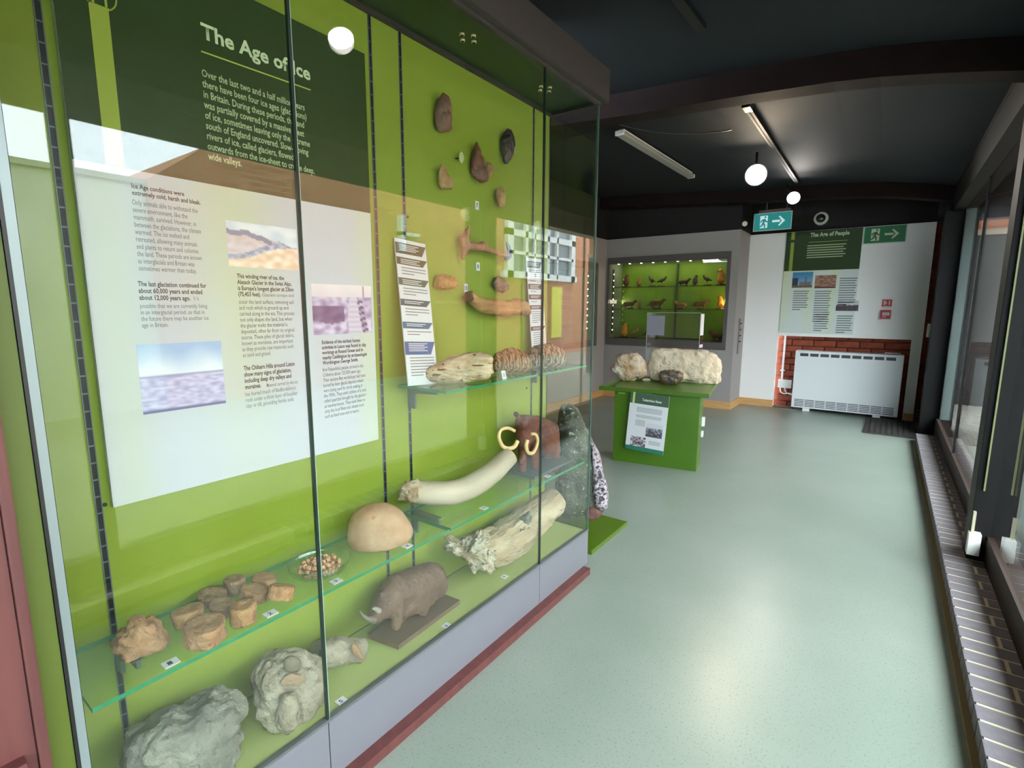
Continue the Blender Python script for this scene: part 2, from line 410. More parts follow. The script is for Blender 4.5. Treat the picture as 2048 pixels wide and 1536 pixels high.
va = [bm.verts.new((6, a, b)) for a, b in prof]; vb = [bm.verts.new((9, a, b)) for a, b in prof]
bm.faces.new(va); bm.faces.new(vb[::-1])
for i in range(len(prof)): bm.faces.new((va[i], va[(i+1) % 6], vb[(i+1) % 6], vb[i]))
g(fin('wall', bm, OB))
SASH = mat('sash_white', (238, 240, 240), .5)
def sash(gg, x, y0, y1, z0, z1, nv, rows):
    L = [((x-.07, y0, z0), (x-.0, y0+.09, z1)), ((x-.07, y1-.09, z0), (x, y1, z1)), ((x-.07, y0, z1-.1), (x, y1, z1)), ((x-.12, y0-.08, z0-.06), (x, y1+.08, z0+.05)), ((x-.06, y0, (z0+z1)/2-.03), (x, y1, (z0+z1)/2+.03))]
    for i in range(1, nv): yy = y0+(y1-y0)*i/nv; L.append(((x-.05, yy-.02, z0), (x, yy+.02, z1)))
    f = gg(boxes('window_frame', L, SASH))
    p = gg(box('window_pane', (x-.02, y0, z0), (x-.012, y1, z1), mat('dark_pane', (70, 84, 92), .1, spec=.8)))
f = g(boxes('window_frame', [((5.90, a, c), (6, b, d)) for a, b, c, d in ((9.35, 9.58, 1.85, 3.15), (10.05, 10.15, 1.9, 3.1), (10.42, 10.48, 1.9, 3.1), (11.0, 11.1, 1.9, 3.1), (11.45, 11.52, 1.9, 3.1), (12.2, 12.4, 1.85, 3.15), (9.2, 12.5, 1.85, 2.0), (9.4, 12.3, 2.38, 2.45), (9.35, 12.4, 2.78, 2.92))], SASH))
g(box('window_pane', (5.98, 9.5, 1.95), (5.99, 12.3, 3.1), mat('dark_pane', (70, 84, 92), .1, spec=.8)))
g(boxes('downpipe', [((5.9, 6.25, 2.15), (6, 6.36, 2.75)), ((5.9, 6.25, 2.42), (6, 6.7, 2.48))], SASH))
g(box('door', (5.95, 10.0, -.05), (6.0, 10.9, 1.75), mat('door_brown', (122, 72, 58), .5)))
g(box('yellow_board', (5.94, 11.3, .4), (6.0, 11.8, 1.7), mat('yellow', (206, 196, 40), .5)))
g = G('rendered_wall', (6.2, -4, -.05), 'low pale rendered yard wall left of the brick house, mirrored in the case glass', 'wall')
g(box('wall', (6.2, -12, -.05), (6.5, 2.6, 2.60), mat('pale_render', (196, 196, 186), .8, var=2, rgb2=(180, 182, 172))))
g(box('coping', (6.15, -12, 2.60), (6.55, 2.6, 2.66), mat('coping', (150, 150, 146), .8)))
WB = brickmat('shaded_brick', (150, 84, 54), (164, 98, 64), (140, 112, 88))  # darker copy of the house brick, shade put into its colour
g = G('brick_wing', (3.5, 8.6, -.05), 'orange brick wing beyond the far end of the yard', 'building')
g(box('added_shade_roof', (1.61, 6.2, 3.0), (3.6, 9.0, 3.08), mat('shade_roof_dark', (60, 52, 46), .8)))  # slab added only to keep sky light off the wing
g(box('opening_shade_sheet', (1.6, 8.78, -.05), (3.6, 8.8, 2.12), mat('opening_shade', (44, 42, 42), .8)))  # flat dark sheet; shade inside a lobby put into its colour
g(box('wall', (1.6, 8.8, -.05), (3.6, 9.0, 3.0), WB))
g(box('lintel', (1.6, 8.76, 2.10), (3.6, 8.8, 2.17), mat('stone_lintel', (140, 126, 106), .7)))

# ------------------------------------------------------------------ big display case
CE = G('display_case', (-.1, 1.1, 0), 'large glass-fronted green display case with grey plinth and hood, along the left', 'display case')
YB = Y0+.002
CE(box('back_panel', (-.295, Y0-.05, .10), (-Dp, E_, H2), GREEN))
CE(box('deck', (-Dp, Y0-.05, H1-.02), (-.008, E_, H1), LGREEN))
CE(box('plinth_panel', (-.03, .147, .03), (0, JA-.0015, H1-.002), GREY))
CE(box('plinth_panel', (-.03, JA+.0015, .03), (0, JB-.0015, H1-.002), GREY))
CE(box('plinth_panel', (-.295, JB+.0015, .03), (0, E_+.006, H1-.002), GREY))
CE(box('deck_seam', (-Dp, Y0-.05, H1), (-Dp+.0018, E_, H1+.0018), GDARK))
CE(box('plinth_rail', (-.012, Y0-.05, H1-.002), (.002, E_+.006, H1+.006), mat('rail_grey', (110, 116, 118), .35, metal=.5)))
CE(boxes('kickboard', [((-.28, .147, 0), (.034, E_-.03, .03))], REDWOOD))
CE(box('side_panel', (-.295, .147, .0), (.0, Y0-.019, 2.0), mat('side_olive', (84, 100, 30), .5)))
hd_ = CE(boxes('hood', [((.004, 0.147, H2-.002), (.030, E_+.03, H3)), ((-.30, E_+.008, H2-.002), (.004, E_+.03, H3)), ((-.30, 0.147, H2+.01), (.004, E_+.008, H3-.01)), ((-.012, 0.147, H2-.012), (.004, E_+.008, H2+.01)), ((-Dp, E_-.006, H2-.012), (0, E_+.008, H2+.01)), ((-Dp, 0.147, H2-.012), (-Dp+.012, E_, H2+.01))], HOOD))
CE(box('hood_ceiling', (-Dp+.013, .147, H2+.002), (-.013, E_-.008, H2+.009), mat('hood_underside', (44, 66, 40), .35)))
def pane(nm, y0, y1):
    o = box(nm, (-.006, y0, H1), (0, y1, H2), [GLASS, GDARK])
    for p in o.data.polygons:
        if abs(p.normal.x) < .5: p.material_index = 1
    return CE(o)
pane('glass_pane', Y0, JA-.0015); pane('glass_pane', JA+.0015, JB-.0015); pane('glass_pane', JB+.0015, E_)
o = CE(box('glass_end_pane', (-Dp+.002, E_-.001, H1), (-.007, E_+.005, H2), [GLASS, GDARK]))
for p in o.data.polygons:
    if abs(p.normal.y) < .5: p.material_index = 1
CE(box('joint_seal', (-.007, JA-.0036, H1), (.0012, JA+.0030, H2), GDARK)); CE(box('joint_seal', (-.007, JB-.003, H1), (.0012, JB+.003, H2), GDARK))
CE(box('joint_painted_glint', (.0012, JA+.0022, H1), (.002, JA+.0034, H2), GLIGHT))  # pale strip: glint along the glass joint, painted as colour
CE(box('corner_trim', (-.007, E_-.001, H1), (.001, E_+.0045, H2), mat('corner_green', (64, 92, 84), .3)))
CE(box('edge_trim', (-.012, Y0-.013, H1-.1), (.002, Y0-.001, H2), mat('alu_trim', (138, 150, 152), .35, metal=.4)))
CE(box('edge_seal', (-.012, Y0-.018, H1-.1), (.003, Y0-.013, H2), BLK))
for yy, nm in ((.306, 0), (1.034, 1), (1.146, 2), (1.868, 3)):
    L = [((-Dp, yy-.0062, H1), (-Dp+.0015, yy-.0042, H2)), ((-Dp, yy+.0042, H1), (-Dp+.0015, yy+.0062, H2))]
    s = CE(boxes('shelf_strip', L, BRKT))
    sl = box('strip_slot', (-Dp-.0002, yy-.0042, H1), (-Dp+.0006, yy+.0042, H2), BLK); sl.parent = s
    rg = []
    z = H1+.03
    while z < H2: rg.append(((-Dp, yy-.0042, z), (-Dp+.0009, yy+.0042, z+.003))); z += .035
    r_ = boxes('slot_bridge', rg, BRKT); r_.parent = s; r_['kind'] = 'stuff'
for (a, b) in (((225, 1009), 0), ((815, 434), 0), ((1053, 776), 0)):
    P = PX(a[0]-16 if a[0] == 225 else a[0], a[1], -Dp)
    CE(cyl('fixing_screw', (-Dp, P.y, P.z), (-Dp+.003, P.y, P.z), .004, STEEL))
# shelves of glass and their brackets
def shelf(nm, y0, y1, z, x1, lab):
    o = box(nm, (-Dp+.012, y0, z-.0085), (x1, y1, z), [SHELFG, GEDGE])
    for p in o.data.polygons:
        if abs(p.normal.z) < .5: p.material_index = 1
    tag(o, lab, 'glass shelf'); return o
ZS1 = .524; ZS2 = .524; ZU = .953
shelf('glass_shelf', Y0+.012, 1.090, ZS1, -.009, 'long lower glass shelf holding the bones, bead bowl and domed fossil')
shelf('glass_shelf', 1.096, 1.96, ZS2, -.009, 'lower glass shelf under the white tusk and the brown mammoth model')
shelf('glass_shelf', 1.088, 1.96, ZU, -.009, 'upper glass shelf holding three ridged mammoth teeth')
def bracket(y, z, lab, L=.13, h=.055):
    bm = bmesh.new()
    pf = [(-Dp+.0016, z-.009), (-Dp+L, z-.009), (-Dp+L, z-.028), (-Dp+.03, z-.034), (-Dp+.03, z-h-.03), (-Dp+.0016, z-h-.03)]
    for s in (-.0035, .0035): pass
    a = [bm.verts.new((p, y-.004, q)) for p, q in pf]; b = [bm.verts.new((p, y+.004, q)) for p, q in pf]
    bm.faces.new(a); bm.faces.new(b[::-1])
    for i in range(6): bm.faces.new((a[i], a[(i+1) % 6], b[(i+1) % 6], b[i]))
    # top flange
    addbox(bm, (-Dp+.0016, y-.012, z-.011), (-Dp+L, y+.012, z-.009))
    return tag(fin('shelf_bracket', bm, BRKT), lab, 'bracket', 'grey steel shelf brackets in the case')
bracket(.306, ZS1, 'grey steel bracket under the lower shelf below the flat tan bone')
bracket(1.034, ZS1, 'grey steel bracket under the lower shelf below the domed fossil')
bracket(1.146, ZS2, 'grey steel bracket under the left end of the white tusk shelf')
bracket(1.868, ZS2, 'grey steel bracket under the mammoth model shelf')
bracket(1.146, ZU, 'grey steel bracket under the left end of the upper glass shelf')
bracket(1.868, ZU, 'grey steel bracket under the right end of the upper glass shelf')
# four-light clusters under the hood
LEDM = mat('led_rim', (225, 210, 170), .3, metal=.4)
for cxp, cyp, lab in ((936, 76, 'cluster of four small lights under the hood, left of the two'), (1090, 178, 'cluster of four small lights under the hood, right of the two')):
    P = PZ(cxp, cyp, H2); g = G('light_cluster', (P.x, P.y, H2), lab, 'light')
    for dx, dy in ((.022, .0), (-.022, 0), (0, .028), (0, -.028)):
        rim = g(cyl('light', (P.x+dx, P.y+dy, H2-.004), (P.x+dx, P.y+dy, H2+.003), .008, LEDM))
        g(cyl('lens', (P.x+dx, P.y+dy, H2-.005), (P.x+dx, P.y+dy, H2-.003), .0055, mat('lens_dark', (60, 58, 40), .1)))

# ------------------------------------------------------------------ main poster
XP = -.220
P_l, P_r, P_b, P_m = .326, 1.004, .792, 1.466
def pt(u, v, x=XP): p = PX(u, v, x); return p
pr = G('information_board', (-.227, .66, P_b), 'big green and white "The Age of Ice" board on the case back panel', 'poster')
bd = pr(box('board', (-Dp+.001, P_l, P_b), (XP-.0008, P_r, 1.892), CARD))
# pale green gradation printed on the white half
def tintf(u, v):
    a = [188, 192, 202]; gsh = .45*math.exp(-((u-.42)/.13)**2)*(1 if v < .3 else max(.25, 1-(v-.3)*1.3))+.25*math.exp(-((u-.06)/.06)**2)+.3*math.exp(-((u-.96)/.05)**2)
    a2 = (188, 204, 138); return tuple(a[i]*(1-gsh)+a2[i]*gsh for i in range(3))
def sub(o): adopt(pr.e, o); return o
sub(picture('printed_tint', (XP-.0006, P_l, P_m), EY, EZ, P_r-P_l, P_m-P_b, tintf, 40, 20))
sub(quad('printed_heading_panel', [(XP-.0005, P_l, P_m), (XP-.0005, P_r, P_m), (XP-.0005, P_r, 1.892), (XP-.0005, P_l, 1.892)], DGREEN))
YG = mat('lime_print', (152, 168, 62), .6)
y0 = pt(198, 200).y; y1 = pt(236, 200).y; ze = pt(215, 18).z
sub(quad('printed_stripe', [(XP-.0003, y0, P_m+.001), (XP-.0003, y1, P_m+.001), (XP-.0003, y1, ze), (XP-.0003, y0, ze)], YG))
# ring emblem with a small arch mark
cy_, cz_ = (y0+y1)/2+.002, ze+.022
bm = bmesh.new()
for rr0, rr1 in ((.026, .0285),):
    vs = [[bm.verts.new((XP, cy_+r*math.cos(a*PI/24), cz_+r*math.sin(a*PI/24))) for a in range(48)] for r in (rr0, rr1)]
    for i in range(48): bm.faces.new((vs[0][i], vs[0][(i+1) % 48], vs[1][(i+1) % 48], vs[1][i]))
for a, b in (((-.012, -.02), (-.008, .008)), ((.008, -.02), (.012, .008)), ((-.012, .008), (.012, .012)), ((-.018, -.0225), (.018, -.0205))):
    q = [bm.verts.new((XP, cy_+s, cz_+t)) for s, t in ((a[0], a[1]), (b[0], a[1]), (b[0], b[1]), (a[0], b[1]))]; bm.faces.new(q)
sub(fin('printed_emblem', bm, YG))
def block(nm, body, tl, br, m, bold=0, ls=1.0, x=XP, bl=None):
    a = PX(*tl, x); b = PX(*br, x); c = PX(*bl, x) if bl else b; return sub(text(nm, body, (x, a.y, a.z), EY, EZ, b.y-a.y, a.z-c.z, m, None, bold, 1.0, ls))
hy0, hy1 = .572, .829
sub(text('printed_title', 'The Age of Ice', (XP, hy0, 1.797), EY, EZ, .258, .042, mat('title_ink', (196, 214, 178), .6), None, .028))
sub(quad('printed_rule', [(XP, .569, 1.7365), (XP, .829, 1.7415), (XP, .829, 1.7445), (XP, .569, 1.7395)], mat('rule_lime', (176, 196, 84), .6)))
intro = ['Over the last two and a half million years', 'there have been four ice ages (glaciations)', 'in Britain. During these periods, the land', 'was partially covered by a massive sheet', 'of ice, sometimes leaving only the extreme', 'south of England uncovered. Slow-moving', 'rivers of ice, called glaciers, flowed', 'outwards from the ice-sheet to create deep,', 'wide valleys.']
sub(text('printed_text', '\n'.join(intro), (XP, .566, 1.703), EY, EZ, .262, .190, CREAMINK, None, .014, 1.0, 1.0))
b1 = 'Ice Age conditions were\nextremely cold, harsh and bleak.'
r1 = 'Only animals able to withstand the\nsevere environment, like the\nmammoth, survived. However, in\nbetween the glaciations, the climate\nwarmed. The ice melted and\nretreated, allowing many animals\nand plants to return and colonise\nthe land. These periods are known\nas interglacials and Britain was\nsometimes warmer than today.'
b2 = 'The last glaciation continued for\nabout 60,000 years and ended\nabout 12,000 years ago.'
r2 = 'possible that we are currently living\nin an interglacial period, so that in\nthe future there may be another ice\nage in Britain.'
block('printed_bold_text', b1, (262, 366), (401, 406), INK, .02, bl=(262, 392)); block('printed_text', r1, (263, 398), (409, 545), INKG, .006, bl=(274, 544))
block('printed_bold_text', b2, (275, 562), (415, 602), INK, .02, bl=(279, 603)); block('printed_text', 'It is', (387, 592), (398, 601), INKG)
block('printed_text', r2, (279, 607), (419, 658), INKG, .006, bl=(284, 658))
block('printed_bold_text', "This winding river of ice, the\nAletsch Glacier in the Swiss Alps,\nis Europe's longest glacier at 23km\n(75,453 feet).", (473, 547), (588, 596), INK, .02, bl=(476, 595))
block('printed_text', 'scour the land surface, removing soil\nand rock which is ground up and\ncarried along in the ice. This process\nnot only shapes the land, but when\nthe glacier melts the material is\ndeposited, often far from its original\nsource. These piles of glacial debris,\nknown as moraines, are important\nas they provide raw materials such\nas sand and gravel.', (477, 599), (594, 718), INKG, .006, bl=(487, 717))
block('printed_text', 'Glaciers scrape and', (524, 586), (588, 597), INKG, .004, bl=(524, 595))
block('printed_bold_text', 'The Chiltern Hills around Luton\nshow many signs of glaciation,\nincluding deep dry valleys and\nmoraines.', (487, 732), (592, 778), INK, .02, bl=(490, 779))
block('printed_text', "has buried much of Bedfordshire's\nrock under a thick layer of boulder\nclay or till, providing fertile soils.", (490, 784), (597, 816), INKG, .004, bl=(493, 819))
block('printed_text', 'Material carried by the ice', (533, 767), (596, 776), INKG, .004, bl=(533, 777))
block('printed_bold_text', 'Evidence of the earliest human\nactivities in Luton was found in clay\nworkings at Round Green and in\nnearby Caddington by archaeologist\nWorthington George Smith.', (643, 681), (735, 734), INK, .02, bl=(645, 732))
block('printed_text', 'first Palaeolithic people arrived in the\nChilterns about 125,000 years ago.\nTheir ancient flint workshops had been\nburied by later glacial deposits which\nwere being used for brick making in\nthe 1900s. They used cobbles of a rock\ncalled quartzite brought by the glaciers\nas hammerstones. They used these to\nstrip the local flints into simple tools\nsuch as hand axes and scrapers.', (645, 736), (735, 838), INKG, .004, bl=(651, 839))
def mixc(a, b, t): t = max(0, min(1, t)); return tuple(a[i]*(1-t)+b[i]*t for i in range(3))
def nz(u, v, s, sd=0): return noise.noise(Vector((u*s, v*s, sd)))
def pic_glacier(u, v):
    r = .16+.12*u+.28*max(0, u-.3)+.05*nz(u, 0, 6); 
    if v < r: return mixc((196, 210, 226), (226, 230, 238), .5+nz(u, v, 5, 2))
    if u < .62 and v < r+.12: return (128, 132, 158)
    riv = .78-.42*u+.05*math.sin(u*7)
    if abs(v-riv) < .05+.05*u: return mixc((130, 138, 172), (190, 196, 216), .5+nz(u, v, 14))
    if v > riv+.05: return mixc((226, 188, 158), (242, 226, 212), .5+nz(u, v, 8))
    return mixc((196, 176, 178), (216, 212, 222), v+nz(u, v, 10)*.6)
def pic_field(u, v):
    if v < .45: return mixc((150, 180, 220), (222, 228, 236), min(1, v*2.4-.15*u+.4*nz(u, v, 3)))
    if v < .50: return (146, 148, 186)
    if v > .96: return (96, 92, 140)
    return mixc((158, 158, 200), (204, 200, 230), .5+1.1*nz(u*1.2, v*3, 9, 1))
def pic_quarry(u, v):
    if v < .25: return mixc((226, 214, 218), (206, 196, 206), v*3+.3*nz(u, v, 4)) if not (abs(u-.86) < .012 and v > .0) else (120, 100, 130)
    c = mixc((140, 118, 160), (206, 196, 220), .5+nz(u, v, 9))
    if u < .52 and .42 < v < .80-.3*abs(u-.3): return mixc((92, 66, 112), (124, 100, 140), .5+nz(u, v, 7))
    x = .6+.0*v
    if .55+.02/(v+.1) < u < .70+.12*v: return mixc((206, 196, 214), (160, 148, 176), (math.sin(v*60)*.5+.5)*.5)
    if u > .70+.12*v and u < .78+.16*v: return (96, 78, 112) if math.sin(v*50+u*20) > 0 else c
    return c
def pic(nm, fn, tl, br, nx=48, ny=34):
    a = PX(*tl, XP); b = PX(*br, XP); return sub(picture(nm, (XP, a.y, a.z), EY, EZ, b.y-a.y, a.z-b.z, fn, nx, ny))
pic('printed_picture', pic_glacier, (451, 440), (597, 541)); pic('printed_picture', pic_field, (272, 690), (452, 806)); pic('printed_picture', pic_quarry, (622, 567), (745, 665))

# ------------------------------------------------------------------ number cards
def card(num, u, v, plane, val, where, s=.016):
    if plane == 'z':
        P = PZ(u, v, val); P.x = min(P.x, -.026); g = G('number_card', (P.x, P.y, val), 'small white card numbered %s %s' % (num, where), 'number card', 'small white number cards')
        g(box('card', (P.x-.012, P.y-s*.8, val+.0002), (P.x+.010, P.y+s*.8, val+.0022), CARD))
        g(text('number', num, (P.x-.006, P.y-.006, val+.0026), EY, -EX, .004+.004*len(num), .012, INK, None, .02))
    else:
        P = PX(u, v, val); g = G('number_card', (val, P.y, P.z), 'small white card numbered %s %s' % (num, where), 'number card', 'small white number cards')
        g(box('card', (val, P.y-.010, P.z-.015), (val+.003, P.y+.010, P.z+.015), CARD))
        g(text('number', num, (val+.0034, P.y-.002-.003*len(num), P.z+.008), EY, EZ, .004+.005*len(num), .016, INK, None, .02))
card('1', 343, 1328, 'z', ZS1, 'in front of the flat tan bone'); card('2', 546, 1231, 'z', ZS1, 'in front of the round bones')
card('3', 680, 1167, 'z', ZS1, 'beside the bowl of beads'); card('4', 821, 1095, 'z', ZS1, 'beside the domed fossil')
card('5', 683, 1403, 'z', H1, 'on the deck right of the grey skull'); card('6', 893, 1252, 'z', H1, 'on the deck by the rhinoceros model')
card('9', 1009, 1154, 'z', H1, 'on the deck below the rough tusk'); card('12', 968, 1017, 'z', ZS2, 'on the shelf below the white tusk')
card('13', 1095, 953, 'z', ZS2, 'on the shelf beside the mammoth model')
card('7', 953, 411, 'x', -Dp+.0005, 'on the back panel under the hand axes'); card('8', 955, 533, 'x', -Dp+.0005, 'on the back panel under the forked bone')
card('10', 931, 576, 'x', -Dp+.0005, 'on the back panel above the long brown bone')
P = PX(1010, 745, -.02); g = G('number_card', P, 'small white card numbered 11 leaning on the ridged tooth, upper shelf edge', 'number card', 'small white number cards')
M = Matrix.Translation((-.022, P.y, ZU+.0005)) @ Matrix.Rotation(-.25, 4, 'Y')
g(box('card', (0, -.011, 0), (.002, .011, .030), CARD, None, 0, M)); o = g(text('number', '11', (.0024, -.005, .022), EY, EZ, .009, .014, INK, None, .02)); o.data.transform(M)

# ------------------------------------------------------------------ leaning label strips
def strip(lab, tl, tr, bl, br_, heads, xt, xb, top=None):
    """long narrow card leaning: top corners on plane xt, foot on the shelf at xb"""
    A, B, C_, D_ = PX(*tl, xt), PX(*tr, xt), PX(*bl, xb), PX(*br_, xb)
    C_.z = D_.z = max(ZU+.001, (C_.z+D_.z)/2) if top is None else C_.z
    yl = (A.y+C_.y)/2; wdt = ((B.y-A.y)+(D_.y-C_.y))/2
    g = G('label_strip', ((xt+xb)/2, yl+wdt/2, min(C_.z, D_.z)), lab, 'label card')
    U = (A-C_); h = U.length; Un = U.normalized(); Rn = EY-Un*EY.dot(Un); Rn.normalize(); N = Rn.cross(Un)
    O = C_+Un*h
    M = Matrix((Rn, Un, N)).transposed().to_4x4(); M.translation = C_
    g(box('board', (0, 0, -.004), (wdt, h, 0), CARD, None, 0, M))
    for (a, b, col) in heads:
        bm = bmesh.new(); t0, t1 = h*(1-a), h*(1-b)
        q = [bm.verts.new((x, y_, .0004)) for x, y_ in ((0, t0), (wdt, t0), (wdt*.84, t1), (0, t1))]; bm.faces.new(q); bm.transform(M)
        g(fin('printed_header', bm, mat('head_%d_%d_%d' % col, col, .6)))
        g(bars('printed_lines', [(wdt*.12, k*h*.012+h*a+h*.012, wdt*(.62-.1*(k % 2)), h*.005) for k in range(max(1, int((b-a)/.016)))], O+N*.0008, Rn, Un, CARD))
    for (a0, b0, c0), nx_ in zip(heads, list(heads[1:])+[(1., 1., 0)]):
        n_ = max(0, int((nx_[0]-b0-.03)/.02)); n_ = min(n_, 7)
        if n_: g(bars('printed_lines', [(wdt*.12, h*(b0+.018+.02*k), wdt*(.80 if k < n_-1 else .4), h*.006) for k in range(n_)], O+N*.0008, Rn, Un, INKG))
T1, T2, T3 = (66, 76, 48), (44, 76, 84), (44, 92, 124)
strip('tall narrow label strip with green and blue headings, left on upper shelf', (789, 475), (852, 486), (817, 770), (874, 765),
      [(.025, .10, T1), (.125, .175, T1), (.265, .315, (60, 84, 66)), (.41, .455, T2), (.565, .61, T3), (.70, .79, (40, 84, 136))], -.225, -.15)
R1, R2 = (92, 60, 52), (80, 76, 66)
strip('narrow label strip with brown headings behind the ridged teeth', (1053, 515), (1086, 521), (1066, 735), (1091, 733),
      [(.03, .09, (72, 84, 60)), (.24, .29, R2), (.34, .385, R1), (.44, .48, R1), (.64, .68, R1), (.86, .90, (60, 60, 84))], -.225, -.19)
# ------------------------------------------------------------------ exhibits
TAN = mat('tan_bone', (146, 108, 74), .75, var=40, rgb2=(168, 130, 94), bump=(60, 1, .012), fleck=(70, .66, (112, 80, 56)))
TAN2 = mat('ochre_bone', (176, 134, 88), .75, var=40, rgb2=(150, 110, 72), bump=(60, 1, .012), fleck=(70, .66, (116, 80, 54)))
TAN3 = mat('grey_tan_bone', (156, 126, 100), .75, var=40, rgb2=(134, 106, 82), bump=(60, 1, .012), fleck=(70, .66, (106, 80, 60)))
GREYB = mat('grey_bone', (142, 142, 130), .75, var=11, rgb2=(110, 110, 100), bump=(34, 1, .02), fleck=(40, .70, (104, 96, 82)))
CREAMB = mat('cream_bone', (166, 158, 140), .7, var=12, rgb2=(134, 124, 106), bump=(34, 1, .02), fleck=(26, .70, (140, 108, 80)))
IVORY = mat('ivory', (188, 176, 156), .5, var=12, rgb2=(172, 160, 138), bump=(40, .3, .003), stretch=(1, .3, 1))
PEACH = mat('peach_stone', (170, 132, 98), .65, var=22, rgb2=(186, 154, 124), fleck=(22, .64, (190, 124, 60)), bump=(120, .25, .002))
# flat tan bone
P = PZ(285, 1312, ZS1)
def S(name, lab, cat, out, anchor, thick, m, **kw):
    grp = kw.pop('group', None); o = stone(name, out, anchor, thick, m, **kw); return tag(o, lab, cat, grp)
def rot_n(deg):   # horizontal direction, turned from the corridor axis
    a = math.radians(deg); return (-math.cos(a), math.sin(a), 0)
A = PX(283, 1280, -.115)
S('bone_fragment', 'flat tan bone fragment with pitted top, far left of the lower shelf', 'bone',
  [(223, 1292), (231, 1283), (236, 1268), (252, 1262), (256, 1250), (268, 1241), (280, 1236), (294, 1241), (306, 1240), (320, 1250), (326, 1257), (337, 1264), (339, 1275), (332, 1287), (310, 1300), (290, 1307), (266, 1314), (246, 1320), (242, 1307), (232, 1300)], A, .030, TAN, amp=.13, sc_=45, floor=ZS1, flat=.32, sub=4, rings=14)
# round vertebra discs: drum shapes
def drum(lab, u, v, wpx, hpx, x, m, tilt=0, rot=0, tall=.5, seed=0):
    P = PX(u, v, x); k = pxm(P); R = wpx*k/2; 
    bm = bmesh.new(); n = 28; rings = []
    H = tall*R*2
    for j, (z, s) in enumerate(((0, .88), (.06, .97), (.18, 1), (.5, .93), (.82, 1), (.94, .97), (1, .86), (.93, .45), (.9, .2))):
        rings.append([bm.verts.new((R*s*math.cos(2*PI*i/n)*(1+.06*fbm((math.cos(2*PI*i/n), math.sin(2*PI*i/n), seed), 1.3)), R*s*.92*math.sin(2*PI*i/n), H*z)) for i in range(n)])
    bm.faces.new(rings[0][::-1]); bm.faces.new(rings[-1])
    for a, b in zip(rings, rings[1:]):
        for i in range(n): bm.faces.new((a[i], a[(i+1) % n], b[(i+1) % n], b[i]))
    bmesh.ops.translate(bm, verts=bm.verts, vec=(0, 0, 0))
    Mx = Matrix.Rotation(rot, 4, 'Z') @ Matrix.Rotation(tilt, 4, 'Y')
    bm.transform(Mx); zmin = min(q.co.z for q in bm.verts)
    zc = sum(q.co.z for q in bm.verts)/len(bm.verts)
    # bottom of the drum on the shelf along the sight line of its centre
    Pc = PZ(u, v, ZS1+(zc-zmin)); Pc.x = max(min(Pc.x, -.045), -Dp+R+.004) if R < .09 else Pc.x
    for q in bm.verts: q.co += q.co.normalized()*fbm(q.co+Vector((seed, 0, 0)), 45)*R*.09
    bm.transform(Matrix.Translation((Pc.x, Pc.y, ZS1+.0006-zmin)))
    for q in bm.verts: q.co.z = max(q.co.z, ZS1+.0004)
    return tag(fin('vertebra', bm, m, None, True), lab, 'fossil bone', 'round vertebra bones on the lower shelf')
drum('tan vertebra at the back of the cluster, standing nearest the back panel', 470, 1168, 42, 46, -.17, TAN3, 0, .3, .72, 1)
drum('flat tan vertebra at the right back of the cluster', 527, 1162, 46, 34, -.17, TAN, .15, .8, .42, 2)
drum('pale flat vertebra at the left back of the cluster', 424, 1193, 58, 30, -.14, TAN3, .1, 0, .32, 3)
drum('tilted tan vertebra in the middle right of the cluster', 507, 1186, 54, 36, -.13, TAN, .25, 1.0, .42, 4)
drum('greyish vertebra in the middle of the cluster', 444, 1216, 50, 38, -.11, TAN3, .05, .4, .5, 5)
drum('ochre vertebra with a small dark hole, right front of the cluster', 489, 1225, 50, 60, -.09, TAN2, .0, .2, .72, 6)
drum('light ochre vertebra lying on its own at the right, beside card 2', 568, 1192, 52, 44, -.09, TAN2, .45, 1.9, .5, 7)
drum('rough ochre vertebra at the left of the cluster, next to the flat bone', 378, 1230, 62, 50, -.09, TAN2, -.12, .5, .5, 8)
drum('largest reddish tan vertebra at the front of the cluster', 420, 1269, 78, 60, -.06, TAN, .04, .1, .48, 9)
# bead bowl
P = PZ(640, 1148, ZS1); bx_, by_ = -.098, P.y
k = pxm((bx_, by_, ZS1)); RB = 60*k
P = PX(638, 1120, bx_); by_ = P.y
g = tag(bpy.data.objects.new('x', None), None) if False else None
bm = bmesh.new(); n = 40; pf = [(.0, .002), (.62, .002), (.86, .012), (.97, .026), (1.0, .036), (.98, .0375), (.94, .027), (.82, .016), (.58, .007), (.0, .007)]
rings = [[bm.verts.new((bx_+RB*s*math.cos(2*PI*i/n), by_+RB*s*math.sin(2*PI*i/n), ZS1+z)) for i in range(n)] for s, z in pf[1:-1]]
for a, b in zip(rings, rings[1:]):
    for i in range(n): bm.faces.new((a[i], a[(i+1) % n], b[(i+1) % n], b[i]))
bm.faces.new(rings[0][::-1]); bm.faces.new(rings[-1])
tag(fin('glass_bowl', bm, glass('bowl_glass', (.92, .97, .93), .09), None, True), 'shallow round glass dish holding small beads on the lower shelf', 'bowl')
